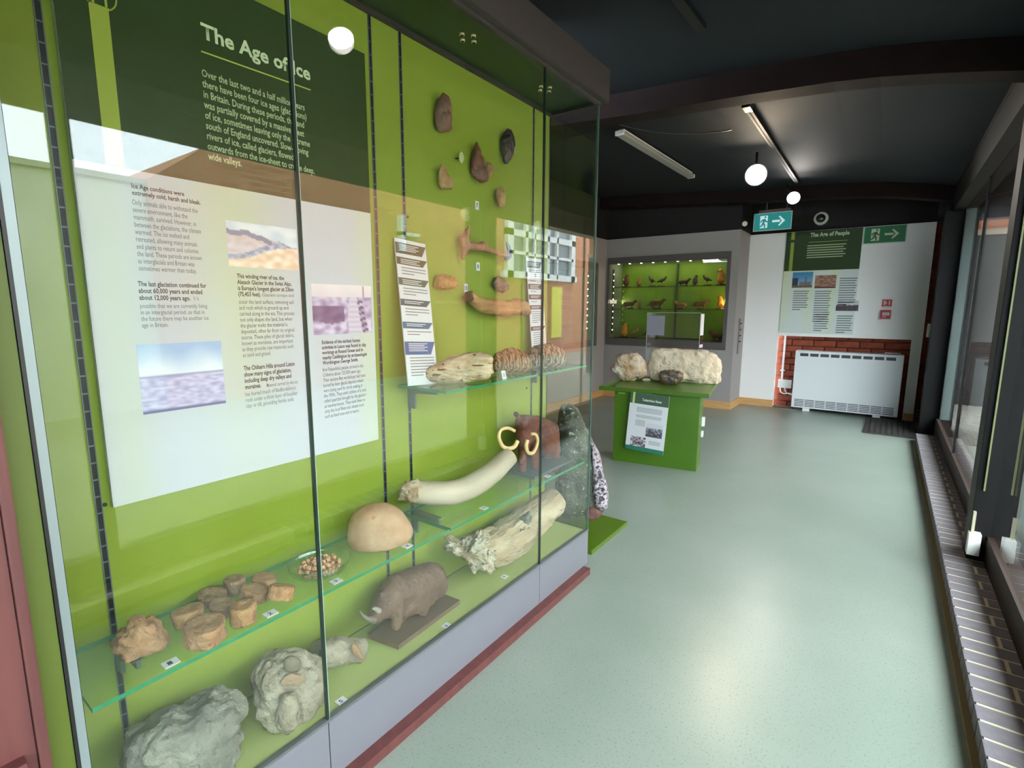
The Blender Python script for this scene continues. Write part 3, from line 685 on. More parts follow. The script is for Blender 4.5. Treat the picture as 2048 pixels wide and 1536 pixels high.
# bead mesh with a hole
bm = bmesh.new(); n = 12; rb = .0052
pr_ = [(.30, -.8), (.9, -.8), (1.05, 0), (.9, .8), (.30, .8), (.28, 0)]
rings = [[bm.verts.new((rb*s*math.cos(2*PI*i/n), rb*s*math.sin(2*PI*i/n), rb*z)) for i in range(n)] for s, z in pr_]
for a, b in zip(rings, rings[1:]+rings[:1]):
    for i in range(n): bm.faces.new((a[i], a[(i+1) % n], b[(i+1) % n], b[i]))
bmesh.ops.recalc_face_normals(bm, faces=bm.faces)
bead = bpy.data.meshes.new('bead'); bm.to_mesh(bead); bm.free(); bead.materials.append(mat('bead_clay', (204, 160, 120), .7, var=60, rgb2=(184, 138, 100)))
for p in bead.polygons: p.use_smooth = True
cnt = 0; spots = []
for layer in range(3):
    rmax = (.62, .66, .5)[layer]*RB; tries = 0
    while tries < 900 and cnt < (44, 78, 96)[layer]:
        tries += 1; a = random.uniform(0, 2*PI); r = rmax*math.sqrt(random.random()); x, yy, z = bx_+r*math.cos(a), by_+r*math.sin(a), ZS1+.0125+layer*.0095
        if all((x-q[0])**2+(yy-q[1])**2+(z-q[2])**2 > (.0098)**2 for q in spots):
            spots.append((x, yy, z)); cnt += 1
            o = bpy.data.objects.new('bead', bead); COL.objects.link(o); o.location = (x, yy, z); o.rotation_euler = (random.uniform(0, 3), random.uniform(0, 3), 0)
            tag(o, 'tiny round holed fossil bead heaped in the glass dish', 'bead', 'beads in the glass dish')
# domed fossil
A = PX(760, 1060, -.105)
S('domed_fossil', 'large smooth peach domed fossil on the lower shelf, right of the bead dish', 'fossil',
  [(694, 1068), (698, 1045), (710, 1025), (732, 1011), (760, 1007), (785, 1011), (806, 1026), (820, 1046), (826, 1062), (820, 1076), (800, 1092), (784, 1103), (765, 1108), (735, 1106), (708, 1098), (696, 1085)], A, .062, PEACH, amp=.012, sc_=20, floor=ZS1, flat=.75, shift=.0)
# deck bones
A = PX(370, 1450, -.095)
S('grey_bone', 'large grey pitted bone lying at the bottom left corner of the deck', 'bone',
  [(244, 1500), (250, 1480), (275, 1470), (300, 1450), (330, 1432), (370, 1425), (400, 1408), (430, 1393), (465, 1390), (488, 1405), (490, 1425), (478, 1445), (483, 1470), (478, 1500), (470, 1530), (440, 1560), (380, 1575), (300, 1580), (255, 1550)], A, .07, GREYB, amp=.10, sc_=26, floor=H1, flat=.6, sub=3, rings=14)
A = PX(580, 1385, -.10)
sk = G('skull_fragment', PZ(580, 1440, H1), 'pale grey broken skull on the deck, half behind the glass joint', 'bone')
sk(stone('cranium', [(506, 1360), (512, 1335), (530, 1318), (555, 1310), (585, 1308), (620, 1312), (645, 1325), (652, 1350), (648, 1390), (630, 1415), (605, 1440), (590, 1462), (566, 1468), (545, 1456), (520, 1440), (508, 1405)], A, .062, CREAMB, amp=.10, sc_=24, floor=H1, flat=.6, sub=3, rings=14))
P = PX(586, 1330, -.062); sk(stone('socket_shade', [(570, 1318), (585, 1312), (600, 1320), (602, 1335), (590, 1344), (574, 1342), (568, 1330)], P, .012, mat('bone_shadow', (118, 110, 92), .9), amp=.05, sc_=40))  # solid darker lump; the hollow's shade is put into its colour
P = PX(584, 1362, -.045); sk(stone('broken_edge', [(562, 1362), (575, 1350), (600, 1348), (612, 1358), (600, 1368), (580, 1372), (566, 1372)], P, .005, mat('ochre_break', (146, 124, 98), .8), amp=.15, sc_=60))
P = PX(578, 1430, -.035); sk(stone('snout', [(560, 1400), (575, 1385), (592, 1392), (600, 1420), (596, 1448), (580, 1466), (560, 1462), (552, 1440)], P, .022, CREAMB, amp=.12, sc_=45, floor=H1))
A = PX(675, 1308, -.10)
g = G('limb_bone', PZ(675, 1340, H1), 'short pale broken limb bone on the deck behind the skull', 'bone')
g(tube('shaft', pxt([(634, 1308, -.12, 27), (655, 1306, -.115, 28), (680, 1303, -.105, 27), (705, 1301, -.095, 24), (722, 1300, -.09, 25)]), CREAMB, None, 24, 5, .10, 30, 1, H1, True, .02))
g(stone('broken_end', [(702, 1292), (712, 1290), (722, 1302), (726, 1318), (716, 1314), (704, 1306)], PX(713, 1303, -.058), .008, mat('marrow', (150, 120, 90), .9), amp=.1, sc_=60))
# white tusk on the middle shelf
g = G('white_tusk', PX(912, 1005, -.08), 'smooth white curved tusk resting on the middle glass shelf', 'tusk')
g(tube('tusk_body', pxt([(822, 981, -.115, 21), (845, 985, -.112, 23), (880, 987, -.108, 23.5), (915, 983, -.10, 24), (950, 968, -.09, 23.5), (985, 944, -.08, 22), (1005, 925, -.075, 20), (1020, 912, -.07, 18)]), IVORY, None, 28, 8, .05, 16, 1, ZS2, True, .03))
CRK = mat('cracked_ivory', (190, 176, 150), .8, var=40, rgb2=(150, 120, 92), bump=(120, 1, .008))
g(stone('broken_left_end', [(800, 985), (806, 968), (822, 962), (836, 965), (842, 985), (832, 1002), (812, 1000), (800, 996)], PX(820, 983, -.112), .026, CRK, amp=.35, sc_=60, floor=ZS2, sub=3))
g(stone('broken_tip', [(1008, 910), (1016, 903), (1026, 916), (1028, 926), (1016, 930), (1010, 922)], PX(1018, 915, -.072), .018, mat('tip_ochre', (206, 168, 112), .8), amp=.25, sc_=60))
# rough tusk on the deck
ROUGH = mat('rough_tusk', (192, 178, 148), .75, var=14, rgb2=(160, 142, 112), bump=(46, 1, .014), fleck=(44, .66, (92, 82, 68)), stretch=(1.5, .3, 1.3))
WHT = mat('plaster_white', (196, 190, 174), .8, var=22, rgb2=(164, 146, 112), bump=(70, 1, .015), fleck=(60, .62, (70, 58, 44)))
g = G('rough_tusk', PZ(1000, 1135, H1), 'big rough cracked tusk section lying along the deck at the right', 'tusk')
g(tube('tusk_section', pxt([(950, 1095, -.110, 32), (975, 1097, -.105, 37), (1005, 1087, -.10, 40), (1035, 1066, -.095, 39), (1062, 1042, -.09, 35), (1085, 1020, -.085, 31), (1108, 1003, -.08, 27)]), ROUGH, None, 40, 12, .13, 22, 1, H1, True, .02))
g(stone('crumbled_end', [(890, 1080), (898, 1076), (918, 1084), (940, 1078), (958, 1066), (975, 1072), (985, 1095), (990, 1120), (980, 1140), (960, 1136), (942, 1128), (925, 1108), (905, 1100), (893, 1092)], PX(945, 1104, -.10), .045, WHT, amp=.22, sc_=46, floor=H1, flat=.6, sub=3))
g(stone('grey_patch', [(1040, 1038), (1058, 1022), (1062, 1036), (1052, 1060), (1046, 1085), (1034, 1072), (1036, 1052)], PX(1048, 1050, -.058), .012, mat('patch_grey', (110, 116, 106), .8, var=50, rgb2=(84, 84, 76)), amp=.2, sc_=60))
# ridged tusk / molars on the upper shelf
def toothmat(nm, c1, c2, sc_, dirn):
    m = mat(nm, c1, .7); n = m.node_tree; L = n.links.new; w_ = n.nodes.new('ShaderNodeTexWave'); t = n.nodes.new('ShaderNodeTexCoord'); mp = n.nodes.new('ShaderNodeMapping')
    mp.inputs['Rotation'].default_value = dirn; L(t.outputs['Object'], mp.inputs[0]); L(mp.outputs[0], w_.inputs[0]); w_.inputs['Scale'].default_value = sc_; w_.inputs['Distortion'].default_value = 5; w_.inputs['Detail'].default_value = 3; w_.inputs['Detail Scale'].default_value = 2
    w_.bands_direction = 'Y'; r = n.nodes.new('ShaderNodeValToRGB'); r.color_ramp.elements[0].color = lin(c2); r.color_ramp.elements[1].color = lin(c1); r.color_ramp.elements[0].position = .15; r.color_ramp.elements[1].position = .5
    L(w_.outputs[1], r.inputs[0]); L(r.outputs[0], n.nodes['Principled BSDF'].inputs[0])
    b = n.nodes.new('ShaderNodeBump'); b.inputs['Strength'].default_value = .9; b.inputs['Distance'].default_value = .006; L(w_.outputs[1], b.inputs['Height']); L(b.outputs[0], n.nodes['Principled BSDF'].inputs['Normal']); return m
A = PX(915, 735, -.10)
S('striated_tusk_piece', 'cream cracked tusk piece with dark lengthwise cracks, left on the upper shelf', 'tusk',
  [(841, 748), (852, 735), (875, 726), (905, 713), (935, 706), (965, 706), (985, 712), (985, 735), (984, 752), (960, 760), (930, 764), (900, 770), (868, 764), (845, 757)], A, .045,
  toothmat('cracked_cream', (206, 186, 150), (110, 74, 44), 20, (0, 0, 0)) if False else mat('cracked_cream', (210, 192, 160), .7, var=30, rgb2=(180, 152, 116), bump=(60, 1, .008), stretch=(1, .25, 2.2), fleck=(40, .6, (112, 74, 44))), amp=.06, sc_=30, floor=ZU, flat=.6, seed=2)
A = PX(1022, 722, -.10)
S('ridged_molar', 'brown ridged mammoth molar in the middle of the upper shelf', 'tooth',
  [(986, 722), (990, 708), (1005, 702), (1022, 697), (1040, 701), (1056, 712), (1062, 728), (1056, 740), (1035, 744), (1010, 744), (990, 742), (984, 735)], A, .040,
  toothmat('molar_brown', (176, 138, 98), (104, 72, 48), 34, (0, 0, .2)), amp=.04, sc_=30, floor=ZU, flat=.6, ridges=((0, 1, .15), 420, .035), seed=3)
A = PX(1092, 712, -.10)
S('ridged_molar', 'grey-brown ridged mammoth molar at the right end of the upper shelf', 'tooth',
  [(1056, 712), (1064, 696), (1085, 689), (1105, 689), (1122, 698), (1131, 710), (1128, 728), (1112, 734), (1090, 732), (1070, 738), (1060, 730)], A, .040,
  toothmat('molar_grey', (168, 150, 128), (84, 64, 52), 34, (0, 0, .2)), amp=.04, sc_=30, floor=ZU, flat=.6, ridges=((0, 1, .2), 420, .04), seed=4)
# ------------------------------------------------------------------ wall mounted flints and bones (held on pins off the back panel)
def wallstone(name, lab, cat, out, thick, m, off=.025, **kw):
    c = (sum(p[0] for p in out)/len(out), sum(p[1] for p in out)/len(out)); P = PX(c[0], c[1], -Dp+off)
    g = G(name, P, lab, cat, kw.pop('group', None)); g(stone('stone_body', out, P, thick, m, ray_n=(-1, .55, 0), **kw))
    g(cyl('mounting_pin', (-Dp, P.y, P.z), (P.x+thick*.2, P.y+.004, P.z), .0018, STEEL)); return g
FLR = mat('flint_red_brown', (112, 70, 48), .45, var=24, rgb2=(96, 62, 46), bump=(40, .8, .01))
FLD = mat('flint_dark', (70, 58, 46), .3, var=24, rgb2=(52, 46, 44), bump=(30, .9, .01))
FLB = mat('flint_brown', (116, 82, 62), .45, var=24, rgb2=(98, 72, 58), bump=(40, .8, .01))
FLT = mat('flint_tan', (176, 142, 96), .55, var=30, rgb2=(140, 104, 70), bump=(60, .8, .01))
FLW = mat('flint_pale', (176, 182, 132), .5)
GA = 'worked flints pinned on the green back panel'
wallstone('hand_axe', 'long brown hand axe with wavy edge, top left of the pinned flints', 'flint', [(886, 187), (897, 193), (903, 210), (901, 225), (903, 240), (903, 257), (894, 266), (880, 264), (869, 250), (868, 230), (872, 210), (876, 197)], .014, FLB, amp=.09, sc_=70, group=GA, sub=3)
wallstone('hand_axe', 'dark glossy oval hand axe, right of the pinned flints', 'flint', [(1017, 257), (1026, 266), (1031, 285), (1029, 305), (1020, 322), (1013, 328), (1007, 322), (1003, 300), (1002, 280), (1007, 264)], .014, FLD, amp=.09, sc_=70, group=GA, sub=3)
wallstone('hand_axe', 'pointed triangular red-brown hand axe in the centre of the pinned flints', 'flint', [(952, 284), (959, 296), (965, 315), (972, 335), (976, 352), (975, 363), (960, 363), (948, 356), (942, 345), (941, 325), (946, 305)], .014, FLR, amp=.09, sc_=70, group=GA, sub=3)
wallstone('flint_flake', 'small tan flake touching the triangular hand axe', 'flint', [(975, 325), (983, 328), (988, 338), (985, 350), (977, 352), (973, 345), (973, 333)], .007, FLT, amp=.06, sc_=80, group=GA, sub=3)
wallstone('flint_flake', 'tiny pale green-white flake left of the triangular hand axe', 'flint', [(922, 303), (927, 309), (928, 320), (923, 327), (918, 320), (918, 310)], .005, FLW, amp=.05, sc_=80, group=GA, sub=3)
wallstone('flint_flake', 'brown and tan broken flint, left below the long hand axe', 'flint', [(882, 328), (890, 333), (895, 348), (903, 358), (906, 376), (894, 378), (878, 374), (876, 355), (878, 338)], .012, FLT, amp=.08, sc_=70, group=GA, sub=3)
wallstone('flint_flake', 'small oval tan flint right of card 7', 'flint', [(1001, 374), (1009, 382), (1011, 400), (1007, 414), (998, 414), (992, 402), (991, 386)], .010, FLT, amp=.08, sc_=70, group=GA, sub=3)
wallstone('small_stone', 'small rough grey stone above the right end of the long brown bone', 'stone', [(988, 556), (1000, 552), (1012, 562), (1018, 578), (1006, 586), (992, 578), (984, 568)], .016, mat('grey_stone', (124, 110, 92), .8, var=40, rgb2=(90, 80, 68), bump=(60, 1, .01)), amp=.15, sc_=60, sub=3)
wallstone('bone_stub', 'short square ochre bone stub mounted right of the tall label strip', 'bone', [(872, 552), (885, 549), (905, 553), (913, 558), (912, 575), (900, 579), (880, 579), (868, 574), (870, 562)], .02, mat('ochre_stub', (184, 138, 78), .7, var=40, rgb2=(150, 104, 60), bump=(80, 1, .01)), amp=.10, sc_=60, sub=3)
# forked pinkish bone
PINK = mat('pink_bone', (156, 110, 84), .6, var=20, rgb2=(172, 128, 100), bump=(40, .5, .006))
def bp(L): return [(PX(a, b, x), PX(c, d, x2), r0*pxm(PX(a, b, x)), r1*pxm(PX(a, b, x))) for (a, b, x, r0), (c, d, x2, r1) in L]
P = PX(960, 490, -.21); g = G('forked_bone', P, 'forked pinkish-brown bone mounted on the back panel above card 8', 'bone')
g(blobby('bone_body', bp([((938, 454, -.2, 3), (928, 478, -.2, 9)), ((928, 478, -.2, 10), (932, 492, -.2, 10)), ((932, 492, -.2, 9), (926, 516, -.2, 4)), ((936, 492, -.2, 10), (960, 494, -.195, 8)), ((960, 494, -.195, 9), (968, 490, -.195, 8)), ((968, 496, -.195, 7), (1000, 508, -.19, 4)), ((1000, 508, -.19, 4), (1018, 512, -.19, 5))]), PINK, .0028, None, .002, 60))
g(tube('black_tip', pxt([(1012, 484, -.19, 2), (1018, 498, -.188, 5), (1019, 512, -.186, 5), (1010, 518, -.188, 3)]), BLK, None, 12, 4)); g(cyl('mounting_pin', (-Dp, P.y, P.z), (-.205, P.y, P.z), .002, STEEL))
# long brown bone
BRB = mat('brown_wood_bone', (190, 150, 100), .7, var=18, rgb2=(150, 106, 66), bump=(40, 1, .01), stretch=(1, .3, 1.6))
P = PX(990, 610, -.18); g = G('long_bone', P, 'long knobbly ochre-brown bone mounted above the upper shelf', 'bone')
g(tube('bone_body', pxt([(938, 590, -.20, 13), (950, 603, -.195, 13), (968, 612, -.19, 16), (990, 615, -.185, 18), (1010, 617, -.18, 17), (1022, 614, -.175, 16), (1038, 613, -.17, 18), (1050, 620, -.17, 12), (1058, 625, -.17, 6)]), BRB, None, 24, 6, .18, 26, .9))
g(stone('dark_hollow_end', [(929, 590), (933, 583), (942, 585), (948, 596), (944, 603), (934, 604), (929, 598)], PX(939, 594, -.175), .008, mat('hollow_brown', (96, 66, 44), .9), amp=.08, sc_=60))
g(cyl('mounting_pin', (-Dp, P.y, P.z), (-.185, P.y, P.z), .003, STEEL))
# ------------------------------------------------------------------ mammoth model
MAM = mat('mammoth_brown', (112, 62, 46), .6, var=14, rgb2=(88, 50, 40), bump=(90, .5, .004), stretch=(1, 1, .4))
P = PZ(1075, 955, ZS2); XM = -.13
g = G('mammoth_model', PZ(1075, 950, ZS2), 'brown woolly mammoth model with two curled cream tusks on the middle shelf', 'model')
P = PX(1075, 945, XM)
def rr(L):
    o = []
    for (u, v, x, r), (u2, v2, x2, r2) in L:
        a = PX(u, v, x); b = PX(u2, v2, x2); o.append((a, b, r*pxm(a), r2*pxm(b)))
    return o
g(blobby('body', rr([((1056, 850, -.12, 20), (1052, 868, -.11, 22)), ((1060, 850, -.12, 20), (1085, 858, -.14, 24)), ((1075, 862, -.13, 24), (1093, 872, -.14, 27)), ((1093, 872, -.14, 27), (1098, 892, -.15, 22)), ((1048, 870, -.10, 16), (1050, 896, -.09, 10)), ((1050, 896, -.09, 9), (1042, 925, -.08, 6)),
    ((1046, 888, -.13, 11), (1044, 938, -.13, 9)), ((1064, 884, -.11, 12), (1073, 936, -.11, 9)), ((1094, 895, -.16, 12), (1094, 938, -.16, 9)), ((1108, 888, -.13, 11), (1110, 936, -.13, 9)), ((1046, 846, -.12, 17), (1072, 850, -.13, 20)), ((1098, 862, -.15, 22), (1104, 900, -.15, 17)), ((1062, 880, -.12, 22), (1096, 892, -.14, 22)), ((1044, 840, -.13, 8), (1036, 832, -.13, 5))]), MAM, .004, None, .0015, 80))
g(stone('ear', [(1027, 826), (1032, 823), (1038, 828), (1036, 834), (1029, 833)], PX(1032, 829, -.12), .006, mat('ear_dark', (46, 30, 26), .7), sub=3))
TUSK = mat('model_tusk', (226, 196, 142), .5)
a = []
for k in range(13):
    t = math.radians(-35-k*26); a.append((1016+21*math.cos(t)*1.0-1, 877+(-21)*math.sin(t)*-1*1.0, -.085-.002*k/12, 3.4 if k > 1 else 4.2))
ring = [(1035, 882), (1029, 893), (1018, 897), (1006, 893), (999, 880), (998, 868), (1003, 859), (1013, 856), (1022, 858), (1029, 862)]
g(tube('tusk', pxt([(u, v, -.085, 4.4-.14*i) for i, (u, v) in enumerate(ring)]), TUSK, None, 12, 5))
ring2 = [(1055, 880), (1052, 893), (1056, 905), (1065, 906), (1072, 895), (1075, 880), (1071, 869), (1062, 868)]
g(tube('tusk', pxt([(u, v, -.07, 4.2-.18*i) for i, (u, v) in enumerate(ring2)]), TUSK, None, 12, 5))
c1, c2, c3, c4 = PZ(1012, 948, ZS2), PZ(1080, 962, ZS2), None, None
g(box('base', (-.225, PX(1042, 945, -.13).y-.02, ZS2+.0003), (-.05, min(1.94, PX(1110, 940, -.13).y+.06), ZS2+.010), mat('base_slate', (74, 86, 88), .5)))
# ------------------------------------------------------------------ rhinoceros model on a board
RH = mat('rhino_brown', (112, 88, 72), .65, var=24, rgb2=(94, 72, 60), bump=(90, .7, .005), stretch=(1, 1, .5))
g = G('rhinoceros_model', (-.13, 1.06, H1), 'dark brown woolly rhinoceros model on a flat brown board', 'model')
bz = H1+.016
c = [PZ(737, 1268, bz), PZ(797, 1290, bz), PZ(920, 1200, bz), PZ(855, 1175, bz)]
bm = bmesh.new(); a = [bm.verts.new((max(-.226, p.x), p.y, H1+.0003)) for p in c]; b = [bm.verts.new((max(-.226, p.x), p.y, bz)) for p in c]
bm.faces.new(a[::-1]); bm.faces.new(b)
for i in range(4): bm.faces.new((a[i], a[(i+1) % 4], b[(i+1) % 4], b[i]))
g(fin('base_board', bm, mat('board_brown', (104, 88, 74), .5)))
g(blobby('body', rr([((852, 1160, -.14, 34), (820, 1175, -.14, 38)), ((820, 1175, -.14, 38), (795, 1180, -.13, 34)), ((795, 1180, -.13, 34), (772, 1205, -.12, 26)), ((772, 1205, -.12, 24), (752, 1232, -.10, 16)), ((860, 1158, -.14, 34), (868, 1170, -.14, 30)), ((846, 1188, -.14, 30), (806, 1208, -.13, 30)), ((775, 1200, -.15, 20), (770, 1222, -.12, 18)),
    ((862, 1180, -.16, 16), (866, 1212, -.16, 11)), ((850, 1185, -.11, 16), (846, 1222, -.11, 11)), ((806, 1205, -.15, 16), (800, 1240, -.15, 11)), ((796, 1205, -.10, 16), (792, 1250, -.10, 11)), ((768, 1195, -.12, 10), (762, 1188, -.12, 5)), ((884, 1146, -.15, 6), (890, 1156, -.15, 4))]), RH, .0045, None, .002, 70, None, bz-.002))
HORN = mat('horn', (110, 104, 92), .5)
g(tube('horn', pxt([(748, 1240, -.09, 8), (735, 1238, -.085, 5), (725, 1230, -.08, 3), (720, 1222, -.08, 1.2)]), HORN, None, 12, 4))
g(tube('horn', pxt([(758, 1222, -.09, 6), (750, 1217, -.085, 4), (745, 1218, -.08, 1.5)]), mat('horn_pale', (150, 146, 132), .5), None, 12, 4))
g(stone('ear', [(776, 1204), (781, 1202), (784, 1208), (781, 1212)], PX(780, 1207, -.08), .004, HORN, sub=3))
# dark line at the deck joint
# ------------------------------------------------------------------ far left door frame in red wood
g = G('red_wooden_post', (.02, .1, 0), 'dark red wooden door lining at the extreme left edge, beside the case', 'door frame')
g(box('upright', (-.02, -.35, .0), (.028, .131, 2.2), REDWOOD)); g(box('lower_panel', (.02, -.35, 0), (.05, .118, .53), REDWOOD, None, .006)); g(box('edge_bead', (.0, .132, 0), (.034, .146, 2.2), REDWOOD, None, .003))

# ------------------------------------------------------------------ standing stone on green plinth
GRN = mat('table_green', (72, 112, 18), .35, var=3, rgb2=(64, 102, 15)); GRN2 = mat('plinth_green', (74, 102, 16), .35)
tag(box('green_plinth', (-.75, 2.13, 0), (-.045, 2.56, .022), GRN2, None, .003), 'low flat green plinth on the floor beyond the end of the case', 'plinth')
SP = mat('puddingstone', (190, 182, 192), .7, var=20, rgb2=(150, 144, 150), bump=(40, 1, .02), fleck=(70, .50, (72, 62, 72)))
SPD = mat('stone_upper', (108, 112, 100), .75, var=12, rgb2=(66, 74, 66), bump=(24, 1, .03), fleck=(46, .62, (176, 182, 172)))
A = PY(1160, 930, 2.36)
g = G('standing_stone', (A.x, 2.36, .022), 'tall tapering speckled boulder standing on the green plinth behind the case end', 'boulder')
g(stone('stone', [(1120, 815), (1130, 806), (1145, 808), (1160, 828), (1175, 858), (1188, 890), (1201, 918), (1205, 945), (1213, 972), (1216, 1000), (1208, 1020), (1195, 1028), (1150, 1030), (1118, 1020), (1112, 960), (1114, 880)], A, .13, SPD, amp=.05, sc_=9, floor=.022, flat=.5, sub=4, rings=10))
g(stone('speckled_flank', [(1180, 890), (1190, 893), (1202, 917), (1207, 945), (1215, 972), (1217, 1000), (1210, 1018), (1190, 1012), (1182, 960)], A+Vector((.01, -.07, 0)), .09, SP, amp=.04, sc_=12, floor=.05, flat=.4, sub=4))
g(stone('red_foot', [(1172, 1010), (1190, 1006), (1204, 1016), (1200, 1030), (1182, 1036), (1170, 1030)], A+Vector((.01, -.08, 0)), .06, mat('red_stone', (120, 84, 76), .8, var=20, rgb2=(90, 60, 56)), amp=.1, sc_=20, floor=.022, flat=.5))

# ------------------------------------------------------------------ green table
TA = math.radians(9.8); TM = Matrix.Translation((-.022, 3.747, 0)) @ Matrix.Rotation(TA, 4, 'Z')
ZT = .590
g = G('green_table', (-.3, 3.85, 0), 'green display table with a broad top and solid slab pedestal', 'table')
g(box('tabletop', (-.745, -.035, ZT-.030), (.062, .70, ZT), GRN, None, .003, TM))
g(box('pedestal', (-.628, 0, 0), (0, .24, ZT-.030), GRN, None, .003, TM))
g(box('socket_plate', (.0, .20, .30), (.02, .235, .37), PLW, None, .002, TM)); g(box('plug', (.0, .20, .215), (.014, .232, .26), PLW, None, .002, TM))
g(box('name_tab', (-.60, -.006, ZT-.052), (-.545, 0, ZT-.038), mat('tab_green', (120, 150, 70), .5), None, 0, TM))
CHALK = mat('chalk', (214, 198, 172), .8, var=9, rgb2=(204, 190, 166), bump=(18, 1, .03), fleck=(20, .70, (176, 132, 84)))
CHALK2 = mat('chalk_rind', (216, 204, 186), .8, var=9, rgb2=(170, 138, 98), bump=(22, 1, .03))
def onT(u, v): p = PZ(u, v, ZT); return p
A = onT(1258, 764); A = PY(1258, 735, 4.05)
S('chalk_nodule', 'rounded white chalk lump at the left of the green table', 'stone',
  [(1222, 738), (1228, 722), (1238, 710), (1256, 706), (1275, 709), (1288, 722), (1294, 738), (1290, 752), (1276, 758), (1256, 762), (1240, 760), (1232, 748)], A, .10, CHALK2, amp=.12, sc_=14, floor=ZT, flat=.5)
A = PY(1370, 735, 4.20)
S('chalk_block', 'large pale rectangular chalk block along the back of the green table', 'stone',
  [(1297, 735), (1300, 708), (1308, 696), (1340, 697), (1380, 699), (1415, 701), (1432, 708), (1441, 724), (1443, 748), (1438, 764), (1425, 770), (1390, 768), (1345, 763), (1302, 758)], A, .065, CHALK, amp=.06, sc_=14, floor=ZT, flat=.4)
A = PY(1342, 755, PZ(1342, 770, ZT).y+.03)
S('flint_nodule', 'small dark glossy flint nodule in front of the chalk block', 'stone',
  [(1316, 750), (1322, 742), (1334, 739), (1352, 741), (1364, 745), (1368, 753), (1364, 762), (1350, 768), (1334, 771), (1322, 764)], A, .045, mat('flint_black', (70, 62, 56), .25, var=16, rgb2=(112, 96, 74), bump=(30, .8, .01)), amp=.10, sc_=18, floor=ZT, flat=.5)
tag(stone('chalk_chip', [(1284, 758), (1292, 756), (1300, 758), (1300, 762), (1288, 763)], PY(1292, 760, PZ(1292, 762, ZT).y), .02, CHALK, floor=ZT, sub=3), 'tiny white chalk chip between the lump and the block', 'stone')
# info card leaning on the pedestal
g = G('table_card', (-.5, 3.66, .1), 'green and white "Totternhoe Stone" card propped on the front of the green table', 'card')
yc0 = 3.70
A, B, C_, D_ = PY(1262, 783, 3.61), PY(1339, 787, 3.635), PY(1250, 896, 3.575), PY(1327, 907, 3.60)
Uc = (A-C_); hc = Uc.length; Un = Uc.normalized(); Rn = ((B-A)+(D_-C_)).normalized(); Rn = (Rn-Un*Rn.dot(Un)).normalized(); N = Rn.cross(Un); wc = ((B-A).length+(D_-C_).length)/2
M = Matrix((Rn, Un, N)).transposed().to_4x4(); M.translation = C_
g(box('card', (0, .0, -.004), (wc, hc, 0), CARD, None, 0, M)); O = C_+Un*hc+N*.0006
def q4(nm, x, y_, w_, h_, m, lift=0):
    return g(bars(nm, [(x, y_, w_, h_)], O+N*lift, Rn, Un, m))
q4('printed_header', 0, 0, wc, hc*.19, mat('card_green', (62, 88, 66), .5)); q4('printed_footer', 0, hc*.93, wc, hc*.07, mat('card_teal', (34, 110, 92), .5))
q4('printed_stripe', wc*.07, 0, wc*.055, hc*.19, mat('card_lime', (176, 196, 120), .5), .0004)
g(text('printed_title', 'Totternhoe Stone', O+Rn*wc*.32-Un*hc*.09+N*.0006, Rn, Un, wc*.50, hc*.045, CARD, None, .03))
g(bars('printed_lines', [(wc*.2, hc*(.25+.018*k), wc*.66, hc*.006) for k in range(5)]+[(wc*.2, hc*(.38+.018*k), wc*.66, hc*.006) for k in range(3)]+[(wc*.2, hc*(.47+.018*k), wc*.26, hc*.006) for k in range(6)]+[(wc*.6, hc*(.80+.018*k), wc*.3, hc*.006) for k in range(4)], O+N*.0004, Rn, Un, INKG))
def pic_bw(u, v): return mixc((60, 58, 70), (196, 196, 206), .45-(v-.4)*.9+.9*nz(u, v, 7)) if v > .35 else (196, 198, 208)
def pic_bw2(u, v): return mixc((52, 40, 52), (214, 206, 214), .5+1.2*nz(u, v, 6, 4))
g(picture('printed_picture', O+Rn*wc*.50-Un*hc*.50+N*.0005, Rn, Un, wc*.42, hc*.23, pic_bw, 20, 14)); g(picture('printed_picture', O+Rn*wc*.12-Un*hc*.76+N*.0005, Rn, Un, wc*.40, hc*.17, pic_bw2, 20, 14))
# clear acrylic box with white side cards behind the stones
ca = PY(1295, 628, 4.30); cb = PY(1402, 628, 4.30); x0, x1 = ca.x, cb.x; zt = 1.15
g = G('acrylic_box', ((x0+x1)/2, 4.35, ZT), 'clear acrylic cover with white labels standing behind the chalk block', 'display cover')
g(boxes('acrylic_panels', [((x0, 4.30, ZT), (x1, 4.304, zt)), ((x0, 4.40, ZT), (x1, 4.404, zt)), ((x0, 4.304, ZT), (x0+.004, 4.40, zt)), ((x1-.004, 4.304, ZT), (x1, 4.40, zt)), ((x0, 4.30, zt), (x1, 4.404, zt+.004))], ACRYL))
g(boxes('bright_edges', [((x0-.001, 4.299, ZT), (x0+.001, 4.302, zt)), ((x0, 4.299, zt+.002), (x1, 4.302, zt+.005)), ((x1-.001, 4.299, ZT+.27), (x1+.001, 4.302, zt))], mat('edge_bright', (200, 206, 204), .3)))
p0 = PY(1296, 631, 4.306); p1 = PY(1328, 671, 4.306)
g(box('label_card', (p0.x, 4.306, p1.z), (p1.x, 4.309, p0.z), mat('lilac_card', (170, 166, 182), .6)))
p0 = PX(1399, 628, x1-.004); 
g(box('label_card', (x1-.004, 4.31, .97), (x1+.001, 4.395, 1.145), mat('card_pale', (206, 212, 216), .6)))
g(boxes('label_card', [((x1-.002, 4.31, .87), (x1+.001, 4.395, .895))], mat('card_small', (196, 190, 206), .6)))
g(box('rod', (x0+.06, 4.35, .93), (x1-.01, 4.36, .94), POST, None, 0)); 

